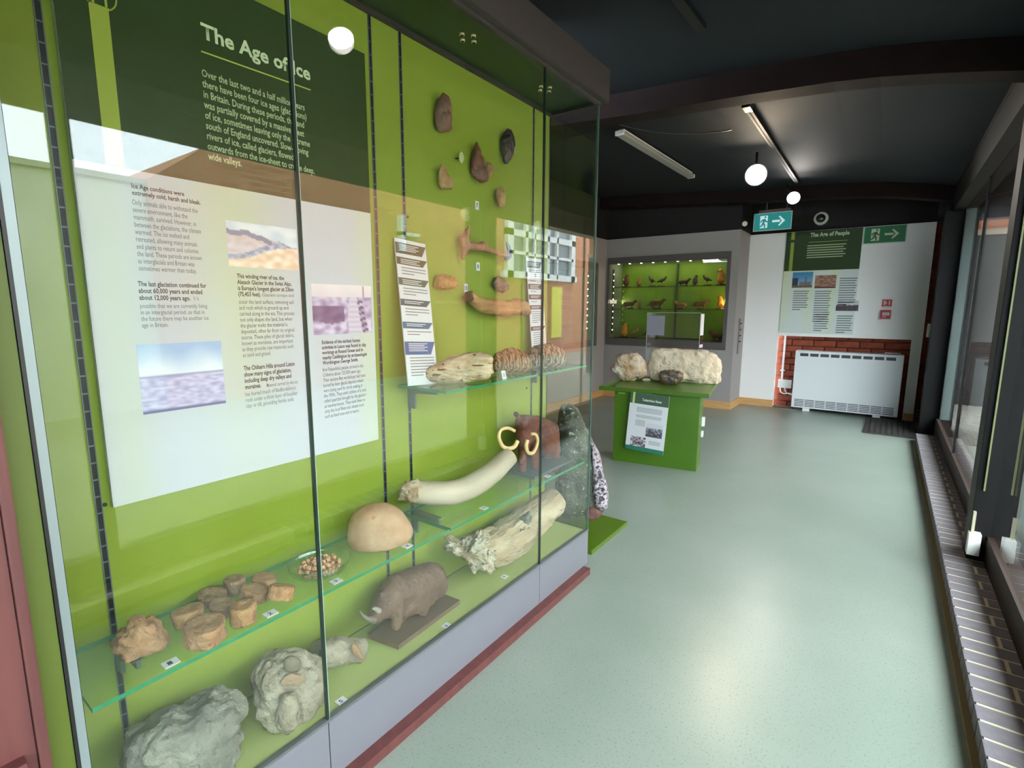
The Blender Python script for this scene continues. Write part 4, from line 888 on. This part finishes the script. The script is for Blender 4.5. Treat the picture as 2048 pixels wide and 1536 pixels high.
# ------------------------------------------------------------------ lit showcase in the far wall
SG = mat('showcase_green', (110, 140, 6), .6, var=3, rgb2=(90, 122, 4))
sx0, sx1, sz0, sz1 = -2.0, -.53, .785, 1.755
FR = mat('showcase_frame', (92, 88, 88), .5)
g = G('wall_showcase', (-1.26, YD, .70), 'recessed green-lit wall showcase of stuffed animals in the far wall', 'showcase')
g(boxes('frame', [((-2.03, YD-.012, .70), (sx0, YD+.05, 1.835)), ((sx1, YD-.012, .70), (-.49, YD+.05, 1.835)), ((sx0, YD-.012, .70), (sx1, YD+.05, sz0)), ((sx0, YD-.012, sz1), (sx1, YD+.05, 1.835))], FR))
g(box('back', (-2.03, YD+.42, .7), (-.49, YD+.44, 1.835), SG))
g(boxes('side_walls', [((-2.03, YD+.05, .7), (sx0-.012, YD+.42, 1.835)), ((sx1+.012, YD+.05, .7), (-.49, YD+.42, 1.835))], mat('side_grey_green', (132, 140, 110), .6)))
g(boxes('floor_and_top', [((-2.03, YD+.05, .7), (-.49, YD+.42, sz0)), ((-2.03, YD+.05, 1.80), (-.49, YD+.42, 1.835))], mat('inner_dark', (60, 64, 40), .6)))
g(box('divider', (-1.245, YD+.385, sz0), (-1.225, YD+.42, sz1), mat('divider_green', (40, 64, 14), .6)))
o = g(box('glass_pane', (sx0, YD+.0, sz0), (sx1, YD+.005, sz1), GLASS))
LEDE = mat('led_white', (235, 238, 220), .5, emit=7)
stp = g(box('led_strip', (sx0+.001, YD+.10, sz0+.06), (sx0+.006, YD+.13, sz1-.06), BLK))
L = []
for k in range(10): z = sz0+.10+k*.082; L.append(((sx0+.005, YD+.108, z), (sx0+.009, YD+.122, z+.014)))
g(boxes('led_dots', L, LEDE)); 
g(boxes('top_lights', [((sx0+.1+k*.155, YD+.02, sz1-.006), (sx0+.118+k*.155, YD+.04, sz1-.0005)) for k in range(9)], LEDE))
def alight(nm, loc, size, power, rot, col, parent=None, shape='RECTANGLE', sy=None, spread=None):
    l = bpy.data.lights.new(nm, 'AREA'); l.shape = shape; l.size = size; l.size_y = sy or size; l.energy = power; l.color = col
    if spread: l.spread = spread
    o = bpy.data.objects.new(nm, l); COL.objects.link(o); o.location = loc; o.rotation_euler = rot
    if parent: adopt(parent.e, o)
    return o
alight('showcase_light', ((sx0+sx1)/2, YD+.24, 1.796), 1.3, 2.2, (0, 0, 0), (1, .95, .75), g, sy=.1)
alight('showcase_light', (sx1+.005, YD+.15, 1.27), .05, 2.0, (0, math.radians(90), 0), (1, .75, .4), g, sy=.8)
alight('showcase_light', (sx0-.005, YD+.15, 1.27), .05, .8, (0, math.radians(-90), 0), (1, .9, .7), g, sy=.8)
sh2 = [1.175, 1.46]
for z, w_ in zip(sh2, ('lower', 'upper')): shf = box('showcase_shelf', (sx0+.01, YD+.08, z-.006), (sx1-.01, YD+.40, z), [SHELFG, mat('shelf_edge_dark', (24, 50, 16), .3)]); [setattr(p, 'material_index', 1) for p in shf.data.polygons if abs(p.normal.z) < .5]; tag(shf, '%s glass shelf inside the green-lit wall showcase' % w_, 'glass shelf')
def animal(kind, m, m2):
    e = bpy.data.objects.new(kind, None)
    if kind == 'stuffed_bird':
        caps = [((0, 0, .07), (.035, 0, .085), .022, .018), ((.035, 0, .085), (.05, 0, .11), .014, .012), ((0, 0, .07), (-.05, 0, .055), .018, .006), ((.005, .008, .06), (.005, .01, .012), .005, .003), ((.005, -.008, .06), (.005, -.01, .012), .005, .003)]
        ex = [((.055, 0, .112), (.074, 0, .108), .005)]
    elif kind == 'stuffed_mammal':
        caps = [((-.05, 0, .05), (.03, 0, .055), .026, .022), ((.03, 0, .055), (.06, 0, .085), .018, .016), ((-.05, 0, .05), (-.10, 0, .03), .01, .006)]+[((a, b, .045), (a, b*1.2, .012), .009, .006) for a in (-.045, .025) for b in (.012, -.012)]
        ex = [((.075, 0, .083), (.088, 0, .078), .007)]
    else:
        caps = [((0, 0, .05), (0, 0, .08), .034, .028), ((0, 0, .09), (.01, 0, .12), .02, .018), ((0, .02, .06), (-.02, .045, .04), .012, .005), ((0, -.02, .06), (-.02, -.045, .04), .012, .005), ((0, 0, .05), (0, 0, .02), .02, .012)]
        ex = [((.024, 0, .118), (.038, 0, .11), .005)]
    b = blobby('body', caps, m, .005); bm = bmesh.new()
    for a, c, r in ex: addcyl(bm, a, c, r, .001, 8)
    h = fin('beak' if kind != 'stuffed_mammal' else 'muzzle', bm, m2); bm = bmesh.new(); addcyl(bm, (0, 0, 0), (0, 0, .012), .045, .04, 20); s = fin('base', bm, mat('wood_base', (56, 40, 26), .5))
    return [b, h, s]
cb_ = {}
AM = {'tan': mat('fur_tan', (168, 116, 60), .8, var=40, rgb2=(130, 84, 44)), 'dark': mat('fur_dark', (52, 44, 30), .8), 'orange': mat('fur_orange', (206, 132, 40), .8), 'brown': mat('fur_brown', (104, 66, 34), .8, var=40, rgb2=(80, 50, 28))}
protos = {k: animal(k, AM['brown'], BLK) for k in ('stuffed_bird', 'stuffed_mammal', 'perched_owl')}
first = {k: True for k in protos}
def exhibit(kind, colr, x, z, sc_, rz_, lab, dy=.22):
    e = bpy.data.objects.new(kind, None); COL.objects.link(e); e.location = (x, YD+dy, z); e.rotation_euler = (0, 0, rz_); e.scale = (sc_,)*3; e.empty_display_size = .03
    tag(e, lab, 'stuffed animal', 'stuffed animals in the wall showcase')
    for q in protos[kind]:
        o = q.copy()
        if q.name.startswith('body'): o.data = q.data.copy(); o.data.materials.clear(); o.data.materials.append(AM[colr])
        COL.objects.link(o); o.parent = e
FB = sz0
row3 = [('perched_owl', 'brown', -1.86, 1.3, 0, 'pale-headed brown bird at the left end of the top shelf'), ('perched_owl', 'tan', -1.68, .9, .8, 'small upright tan bird, second on the top shelf'), ('stuffed_bird', 'dark', -1.50, 1.2, 2.6, 'dark bird with open wings left of centre on the top shelf'), ('stuffed_bird', 'dark', -1.38, 1.1, .3, 'dark green-black bird beside the divider on the top shelf'), ('stuffed_mammal', 'dark', -1.08, 1.0, 0, 'low dark animal right of the divider on the top shelf'), ('perched_owl', 'dark', -.95, 1.0, .4, 'upright dark bird on the top shelf'), ('stuffed_bird', 'dark', -.80, 1.1, 2.9, 'dark long-legged bird on the top shelf'), ('perched_owl', 'orange', -.64, 1.45, 3.3, 'bright orange-lit bird at the right end of the top shelf')]
row2 = [('stuffed_mammal', 'brown', -1.80, 1.2, .4, 'brown animal at the left of the middle shelf'), ('perched_owl', 'tan', -1.66, .8, 0, 'small tan animal with pale face on the middle shelf'), ('stuffed_mammal', 'brown', -1.42, 1.35, .2, 'hunched brown animal left of the divider on the middle shelf'), ('stuffed_mammal', 'tan', -1.12, 1.1, 3.0, 'tan furry animal right of the divider on the middle shelf'), ('stuffed_mammal', 'brown', -.86, 1.2, .3, 'reddish brown fox-like animal on the middle shelf'), ('perched_owl', 'orange', -.63, 1.2, 3.4, 'orange-lit bird at the right end of the middle shelf')]
row1 = [('perched_owl', 'orange', -1.86, 1.45, .2, 'bright orange-breasted bird low at the left of the showcase floor'), ('stuffed_bird', 'tan', -1.72, 1.2, 1.0, 'thin dark bird on the showcase floor, second from left'), ('stuffed_mammal', 'dark', -1.45, 1.5, .5, 'dark animal in the middle of the showcase floor'), ('stuffed_mammal', 'brown', -.66, 1.4, 2.7, 'dark brown animal at the right of the showcase floor')]
for rw, z in ((row3, sh2[1]), (row2, sh2[0]), (row1, FB)):
    for k_, c_, x, s_, r_, lb in rw: exhibit(k_, c_, x, z+.0006, s_, r_, lb)
for v in protos.values():
    for q in v: bpy.data.objects.remove(q)
# second showcase on the gallery wall, seen through the case end
yl = 5.81
g = G('side_showcase', (-2.05, 5.45, .7), 'grey-framed wall showcase with a column of white lights, seen through the case end glass', 'showcase')
g(boxes('frame', [((-2.05, 4.5, .70), (-2.02, 4.58, 1.75)), ((-2.05, 5.98, .70), (-2.02, 6.05, 1.75)), ((-2.05, 4.58, .70), (-2.02, 5.98, .78)), ((-2.05, 4.58, 1.67), (-2.02, 5.98, 1.75))], FR))
g(box('back', (-2.049, 4.58, .78), (-2.045, 5.98, 1.67), mat('side_case_grey', (112, 124, 116), .6)))
g(box('led_strip', (-2.044, yl-.02, .88), (-2.04, yl+.02, 1.63), mat('strip_dark', (70, 84, 76), .5)))
g(boxes('led_dots', [((-2.041, yl-.008, .93+k*.081-.006), (-2.037, yl+.008, .93+k*.081+.008)) for k in range(9)], LEDE))

# ------------------------------------------------------------------ end wall fittings
hx0, hx1, hz0, hz1, hy = .186, 1.20, .035, .705, 6.80
g = G('storage_heater', ((hx0+hx1)/2, hy, 0), 'wide white storage heater with black grille slots in the brick recess', 'heater')
HW = mat('heater_white', (232, 236, 240), .35)
g(box('cabinet', (hx0, hy-.02, hz0), (hx1, hy+.14, hz1), HW, None, .008))
w1 = (hx1-hx0-.10)/9
for k in range(9):
    a = hx0+.05+k*w1; g(box('top_slot', (a, hy-.0215, hz1-.062), (a+w1-.018, hy-.0195, hz1-.028), mat('slot_dark', (70, 72, 78), .5)))
L = []
for k in range(9):
    a = hx0+.03+k*(hx1-hx0-.06)/9
    for j in range(5): L.append(((a, hy-.0215, hz0+.02+j*.018), (a+(hx1-hx0-.06)/9-.008, hy-.0195, hz0+.028+j*.018)))
o = g(boxes('bottom_grille', L, MATS['slot_dark'])); o['kind'] = 'stuff'
g(box('foot', (hx0+.12, hy-.01, 0), (hx0+.19, hy+.10, hz0), PLW)); g(box('foot', (hx1-.22, hy-.01, 0), (hx1-.15, hy+.10, hz0), PLW))
g(boxes('towel_bar', [((hx1-.17, hy, hz1), (hx1-.165, hy+.01, hz1+.018)), ((hx1-.04, hy, hz1), (hx1-.035, hy+.01, hz1+.018)), ((hx1-.17, hy, hz1+.014), (hx1-.035, hy+.01, hz1+.020))], PLW))
struct(box('trim_10', (-.02, 6.84, 0), (.19, 6.98, .012), mat('bare_floor', (90, 72, 54), .9)))
# conduit, socket, cables
g = G('wall_socket', (.08, 6.93, .25), 'white double socket with pipe conduit in the brick recess beside the heater', 'socket')
g(box('conduit', (.035, 6.925, .34), (.055, 6.945, .868), PLW)); g(box('socket_box', (.01, 6.90, .235), (.155, 6.945, .335), PLW, None, .004)); g(box('clip', (.02, 6.92, .44), (.07, 6.945, .452), PLW))
g(tube('cable', [(.04, 6.90, .235, .006), (.05, 6.88, .19, .006), (.09, 6.87, .17, .006), (.14, 6.87, .18, .006), (.20, 6.88, .17, .006)], PLW, None, 8, 4)); g(tube('cable', [(.09, 6.90, .235, .006), (.10, 6.88, .20, .006), (.14, 6.88, .17, .006), (.20, 6.89, .16, .006)], PLW, None, 8, 4))
# people board
XA = PY(1577, 460, YF-.012); xb0, xb1 = -.012, .722; zb1, zb0 = 2.056, .905; zm_ = PY(1650, 540, YF-.012).z
g = G('people_board', ((xb0+xb1)/2, YF-.01, zb0), 'green and white "The Age of People" board on the end wall', 'poster')
YP = YF-.0125
g(box('board', (xb0, YP+.0006, zb0), (xb1, YF-.001, zb1), mat('board_pale', (214, 224, 216), .5)))
g(bars('printed_header', [(0, 0, xb1-xb0, zb1-zm_)], (xb0, YP, zb1), EX, EZ, DGREEN))
g(bars('printed_stripe', [(.05, 0, .035, .085), (.05, .115, .035, zb1-zm_-.115)], (xb0, YP-.0004, zb1), EX, EZ, YG))
def ptint(u, v): s = .55*max(math.exp(-(u/.12)**2), math.exp(-((u-.37)/.06)**2), math.exp(-((u-.68)/.06)**2))*(1-v*.7); return mixc((214, 222, 222), (214, 228, 160), s)
g(picture('printed_tint', (xb0, YP, zm_), EX, EZ, xb1-xb0, zm_-zb0, ptint, 30, 16))
a = PY(1621, 468, YP); b = PY(1698, 479, YP)
g(text('printed_title', 'The Age of People', (a.x, YP-.001, a.z+.012), EX, EZ, b.x-a.x, .062, mat('title_ink', (0, 0, 0)), None, .03))
W_ = b.x-a.x
g(bars('printed_rule', [(-.01, .09, W_, .005)], (a.x, YP-.001, a.z), EX, EZ, mat('rule_lime', (0, 0, 0))))
g(bars('printed_lines', [(-.02, .125+k*.026, W_*(1-.06*(k % 2)), .011) for k in range(6)], (a.x, YP-.001, a.z), EX, EZ, CREAMINK))
def colb(u0, v0, u1, n, last=.6):
    A_ = PY(u0, v0, YP); B_ = PY(u1, v0, YP); wd = B_.x-A_.x; return [(A_.x-xb0, zb1-A_.z+k*.026, wd*(1 if k < n-1 else last)*(1-.05*(k % 3)), .010) for k in range(n)]
g(bars('printed_lines', colb(1587, 582, 1618, 9)+colb(1630, 582, 1663, 14)+colb(1680, 556, 1715, 12)+colb(1629, 628, 1658, 8)+colb(1674, 631, 1706, 8), (xb0, YP-.001, zb1), EX, EZ, INKG))
def pic_tower(u, v):
    if v > .85: return (112, 96, 72)
    if u < .28 and v > .35: return (52, 62, 84)
    if abs(u-.68) < .05 and v > .3: return (120, 96, 96)
    if v > .62 and .35 < u < .95: return mixc((84, 72, 84), (160, 140, 140), .5+nz(u, v, 12))
    return mixc((52, 132, 186), (150, 186, 212), v)
def pic_dirt(u, v): return mixc((128, 84, 72), (184, 146, 126), .5+nz(u, v*1.5, 5)) if v < .93 else (70, 44, 40)
def pic_dark(u, v): return (202, 208, 214) if v < .45-.1*nz(u, 0, 9) else mixc((58, 48, 58), (96, 80, 88), .5+nz(u, v, 9))
for fn, tl, br in ((pic_tower, (1586, 545), (1624, 575)), (pic_dirt, (1631, 551), (1671, 576)), (pic_dark, (1673, 601), (1716, 622))):
    A_ = PY(*tl, YP); B_ = PY(*br, YP); g(picture('printed_picture', (A_.x, YP-.001, A_.z), EX, EZ, B_.x-A_.x, A_.z-B_.z, fn, 26, 18))
# exit signs: running man + arrow
def exit_sign(nm, lab, tl, w_, h_, green, ink, lit=0, x_axis=EX):
    O = Vector(tl); g = G(nm, O-EZ*h_, lab, 'exit sign')
    bkg = mat(nm+'_green', green, .4, emit=lit) if lit else mat(nm+'_green', green, .4)
    wt = mat(nm+'_ink', ink, .5, emit=lit) if lit else mat(nm+'_ink', ink, .5)
    g(box('panel', (O.x, O.y, O.z-h_), (O.x+w_, O.y+.012, O.z), mat(nm+'_rim', (176, 196, 190), .4), None, .002))
    g(bars('green_face', [(.008, .008, w_-.016, h_-.016)], O-EY*.0012, EX, EZ, bkg))
    g(bars('door_pictogram', [(w_*.18, h_*.16, w_*.20, h_*.68)], O-EY*.0024, EX, EZ, wt))
    bm = bmesh.new(); F0 = O-EY*.0036
    def V(a, b): return bm.verts.new(F0+EX*(w_*a)-EZ*(h_*b))
    def poly(L): bm.faces.new([V(a, b) for a, b in L])
    def limb(a, b, c, d, t=.018): 
        dx, dy = (c-a)*w_, (d-b)*h_; l = math.hypot(dx, dy); nx, ny = -dy/l*t*w_, dx/l*t*w_; bm.faces.new([bm.verts.new(F0+EX*(w_*p+sx*nx)-EZ*(h_*q+sx*ny)) for p, q, sx in ((a, b, 1), (c, d, 1), (c, d, -1), (a, b, -1))])
    bm.faces.new([bm.verts.new(F0+EX*(w_*.315+h_*.055*math.cos(t*PI/6))-EZ*(h_*.24+h_*.055*math.sin(t*PI/6))) for t in range(12)])
    limb(.30, .34, .265, .58, .028); limb(.30, .36, .22, .42); limb(.22, .42, .20, .52); limb(.30, .36, .345, .50); limb(.345, .50, .385, .50)
    limb(.265, .57, .31, .68, .022); limb(.31, .68, .30, .82); limb(.262, .57, .225, .72, .022); limb(.225, .72, .165, .76)
    g(fin('running_figure', bm, bkg))
    bm = bmesh.new(); poly([(.5, .44), (.70, .44), (.70, .56), (.5, .56)]); poly([(.655, .24), (.70, .24), (.83, .50), (.70, .76), (.655, .76), (.745, .5)])
    g(fin('arrow', bm, wt)); return g
a = PY(1729, 453, YF-.014); b = PY(1811, 487, YF-.014)
exit_sign('wall_exit_sign', 'green running man exit sign with arrow fixed on the white end wall', (a.x, YF-.014, a.z-.004), b.x-a.x, .182, (24, 112, 62), (206, 214, 186))
a = PY(1508, 428, 6.3); b = PY(1582, 462, 6.3)
gx = exit_sign('hanging_exit_sign', 'lit teal running man exit sign hanging below the ceiling', (a.x, 6.3, a.z), b.x-a.x, .19, (0, 128, 124), (196, 226, 230), .35)
gx(boxes('hanging_bracket', [((a.x+.05, 6.295, a.z), (b.x-.02, 6.325, a.z+.03)), ((a.x+.12, 6.302, a.z+.03), (a.x+.13, 6.318, rz(a.x+.12)+.14)), ((b.x-.06, 6.302, a.z+.03), (b.x-.05, 6.318, rz(b.x)+.14))], mat('sign_bracket', (86, 72, 68), .5)))
# camera dome, sensor, call point
P = PY(1642, 437, 6.84)
g = G('security_camera', (P.x, 6.85, P.z), 'round white security camera with dark dome on the dark band', 'camera')
g(cyl('ring', (P.x, 6.859, P.z), (P.x, 6.825, P.z), .075, mat('ring_cream', (200, 206, 190), .4), None, .068, 32)); bm = bmesh.new(); bmesh.ops.create_icosphere(bm, subdivisions=3, radius=.048, matrix=Matrix.Translation((P.x, 6.825, P.z))); g(fin('dome', bm, mat('dome_dark', (40, 44, 42), .08, spec=.8), None, True))
P = PY(1492, 449, 6.36); tag(cyl('motion_sensor', (P.x, 6.30, P.z), (P.x-.01, 6.355, P.z+.01), .028, mat('sensor_cream', (206, 216, 188), .5), None, .02), 'small cream motion sensor at the corner above the showcase wall', 'sensor')
REDP = mat('red_plastic', (176, 22, 40), .4); 
a = PY(1765, 599, YF-.004); b = PY(1783, 614, YF-.004)
g = G('fire_notice', (a.x, YF-.004, b.z), 'small square red fire point notice above the call point', 'sign')
g(box('plate', (a.x, YF-.005, b.z), (b.x, YF-.0005, a.z), mat('notice_red', (206, 50, 40), .5))); w_ = b.x-a.x
g(bars('printed_symbol', [(w_*.15, .012, w_*.22, .045), (w_*.30, .028, w_*.2, .020), (w_*.68, .012, w_*.14, .045), (w_*.1, .070, w_*.8, .010), (w_*.15, .086, w_*.7, .006)], (a.x, YF-.006, a.z), EX, EZ, CARD))
a = PY(1762, 620, YF-.03); b = PY(1781, 638, YF-.03)
g = G('fire_call_point', ((a.x+b.x)/2, YF-.03, b.z), 'red fire alarm call point box on the white end wall', 'fire alarm')
g(box('housing', (a.x, YF-.05, b.z), (b.x, YF-.0005, a.z), REDP, None, .004)); w_ = b.x-a.x; h_ = a.z-b.z
g(bars('press_window', [(w_*.18, h_*.28, w_*.66, h_*.30)], (a.x, YF-.0512, a.z), EX, EZ, CARD)); g(bars('printed_lines', [(w_*.25, h_*.40, w_*.5, h_*.05)], (a.x, YF-.052, a.z), EX, EZ, INK)); g(bars('lower_label', [(w_*.2, h_*.72, w_*.32, h_*.08)], (a.x, YF-.0512, a.z), EX, EZ, CARD))
# key strip with knobs on the return wall
x_ = -.395; a = PX(1482, 638, x_)
yk = 6.55
g = G('hook_rail', (-.405, yk, .95), 'vertical grey rail with four small knobs at the showcase wall corner', 'hook rail')
z1_, z0_ = PX(1478, 637, -.40).z, PX(1474, 708, -.40).z
yk = PX(1478, 670, -.40).y
g(box('rail', (-.405, yk-.03, z0_), (-.396, yk+.03, z1_), mat('rail_dark', (110, 100, 104), .4)))
for k in range(4): z = z1_-.06-k*(z1_-z0_)*.17; g(cyl('knob', (-.396, yk, z), (-.375, yk, z), .007, STEEL))
# junction box and conduit on brick
P = PY(1865, 660, 6.94)
g = G('junction_box', (1.43, 6.93, 1.0), 'white junction box with thin conduit on the brick pier by the window', 'socket')
g(box('cover', (P.x-.045, 6.90, P.z-.075), (P.x+.03, 6.945, P.z+.065), PLW, None, .006)); g(boxes('conduit', [((P.x+.0, 6.935, P.z+.07), (P.x+.014, 6.945, 2.0)), ((P.x-.005, 6.935, .1), (P.x+.008, 6.945, P.z-.08))], mat('conduit_grey', (170, 160, 140), .5)))
P = PY(1838, 830, 6.94)
g = G('air_brick', (P.x, 6.93, .05), 'terracotta air brick with square holes low on the pier', 'air vent')
g(box('plate', (P.x-.045, 6.932, P.z-.06), (P.x+.045, 6.946, P.z+.06), mat('terracotta', (160, 110, 96), .8))); g(boxes('holes', [((P.x-.035+i*.027, 6.930, P.z-.045+j*.034), (P.x-.02+i*.027, 6.933, P.z-.025+j*.034)) for i in range(3) for j in range(3)], BLK))
# sensor box on the near post
P0 = PY(1937, 1065, 2.998); P1 = PY(1957, 1100, 2.998)
g = G('post_switch_box', (1.42, 2.98, .12), 'white electrical box low on the near black window post', 'socket')
g(box('cover', (1.402, 2.955, .105), (1.445, 2.999, .205), PLW, None, .003)); g(box('conduit', (1.410, 2.975, .205), (1.420, 2.995, .30), mat('conduit_cream', (180, 176, 150), .5)))
tag(box('post_bead', (1.432, 2.985, .40), (1.438, 2.9995, 1.95), mat('olive_bead', (120, 122, 84), .5)), 'thin olive bead strip running up the near black window post', 'bead strip')
# mat on the floor
g = G('rubber_mat', (1.13, 6.38, 0), 'dark ribbed rubber doormat on the floor in front of the heater end', 'doormat')
mx0, mx1, my0, my1 = .93, 1.34, 5.93, 6.77
L = []
nx_, ny_ = 9, 13
for i in range(nx_+1): x = mx0+(mx1-mx0)*i/nx_; L.append(((x-.006, my0, .001), (x+.006, my1, .012)))
for j in range(ny_+1): y = my0+(my1-my0)*j/ny_; L.append(((mx0-.006, y-.009, .001), (mx1+.006, y+.009, .012)))
g(boxes('lattice', L, mat('rubber', (58, 54, 54), .7))); g(box('backing', (mx0, my0, .0002), (mx1, my1, .002), mat('mat_gap', (150, 144, 140), .8)))
# ------------------------------------------------------------------ lighting track and ceiling fittings
zt_ = 2.40
tx = .07
g = G('lighting_track', (tx, 5.4, zt_), 'black ceiling lighting track running away down the gallery', 'light track')
ta, tb = PZ(1495, 212, zt_), PZ(1596, 366, zt_); td = (tb-ta); tl = td.length; TMx = Matrix.Translation(ta) @ td.to_track_quat('Y', 'Z').to_matrix().to_4x4()
g(box('rail', (-.018, 0, -.015), (.018, tl, .012), mat('track_black', (20, 20, 21), .6, spec=.12), None, 0, TMx)); g(box('end_feed', (-.024, -.05, -.022), (.024, .05, .016), BLK, None, .004, TMx)); g(box('contact_strip', (-.004, .08, -.0165), (.002, tl-.05, -.0155), mat('copper_line', (60, 46, 38), .8, spec=.1), None, 0, TMx))
WARM = (1, .80, .58)
def spot(lab, u, v, x, r, aim, power, col, eb, P=None, mnt=zt_, cone=100):
    P = PX(u, v, x) if P is None else Vector(P); g = G('spotlight', P, lab, 'spotlight'); d = (Vector(aim)-P).normalized()
    m = mat('lamp_face_%d' % eb, (255, 236, 206) if col == WARM else (255, 250, 244), .4, emit=eb)
    g(cyl('housing', P-d*.10, P-d*.004, r*.8, BLK, None, r*1.12, 24)); g(cyl('lamp_face', P-d*.004, P, r, m, None, r, 24)); g(cyl('stem', P-d*.05, (P.x*.3+tx*.7 if P.x < .6 else P.x, P.y-d.y*.05, mnt), .008, BLK))
    l = bpy.data.lights.new('lamp', 'SPOT'); l.energy = power; l.color = col; l.spot_size = math.radians(cone); l.spot_blend = .8; l.shadow_soft_size = r
    o = bpy.data.objects.new('lamp', l); COL.objects.link(o); o.location = P+d*.01; o.rotation_euler = d.to_track_quat('-Z', 'Y').to_euler(); adopt(g.e, o); return g
spot('larger bright warm spotlight on the ceiling track', 0, 0, 0, .075, (.75, 1.6, 1.2), 30, WARM, 60, PY(1512, 350, 4.5))
spot('smaller bright spotlight farther along the ceiling track', 0, 0, 0, .055, (.85, 3.0, 1.4), 22, (1, .93, .85), 40, PY(1587, 396, 5.8))
P = Vector((.805, 1.37, 2.235)); spot('spotlight above the aisle, seen as the reflection on the case glass', 0, 0, 0, .045, (.25, 1.1, .9), 2.5, (1, .95, .88), 30, P, rz(.82)+.12)
g = G('power_cable', (-.2, 3.5, 2.35), 'thin black cable swag looping from the rib to the lighting track', 'cable')
g(tube('cable', [(-.45, 3.16, 2.33, .004), (-.3, 3.3, 2.30, .004), (-.15, 3.5, 2.31, .004), (.0, 3.75, 2.36, .004), (.05, 3.85, 2.39, .004)], BLK, None, 8, 5))
a = PZ(1240, 265, 2.43); b = PZ(1382, 352, 2.43)
g = G('fluorescent_batten', ((a+b)/2), 'long unlit white fluorescent batten on the dark ceiling', 'ceiling light')
fd = b-a; FM = Matrix.Translation(a) @ fd.to_track_quat('Y', 'Z').to_matrix().to_4x4(); fl = fd.length
g(box('diffuser', (-.032, .0, -.02), (.032, fl, .012), mat('diffuser', (150, 150, 142), .4), None, .010, FM)); g(box('end_cap', (-.034, -.012, -.021), (.034, .004, .013), PLW, None, .006, FM)); g(box('end_cap', (-.034, fl-.004, -.021), (.034, fl+.012, .013), PLW, None, .006, FM)); g(box('spine', (-.02, .02, .012), (.02, fl-.02, .026), PLW, None, 0, FM))
a = PZ(1352, -10, 2.385); b = PZ(1403, 58, 2.385); fd = b-a; FM = Matrix.Translation(a) @ fd.to_track_quat('Y', 'Z').to_matrix().to_4x4()
g = G('dark_batten', a, 'short black track section high on the near ceiling bay', 'light track'); g(box('rail', (-.02, 0, -.01), (.02, fd.length, .015), BLK, None, 0, FM))
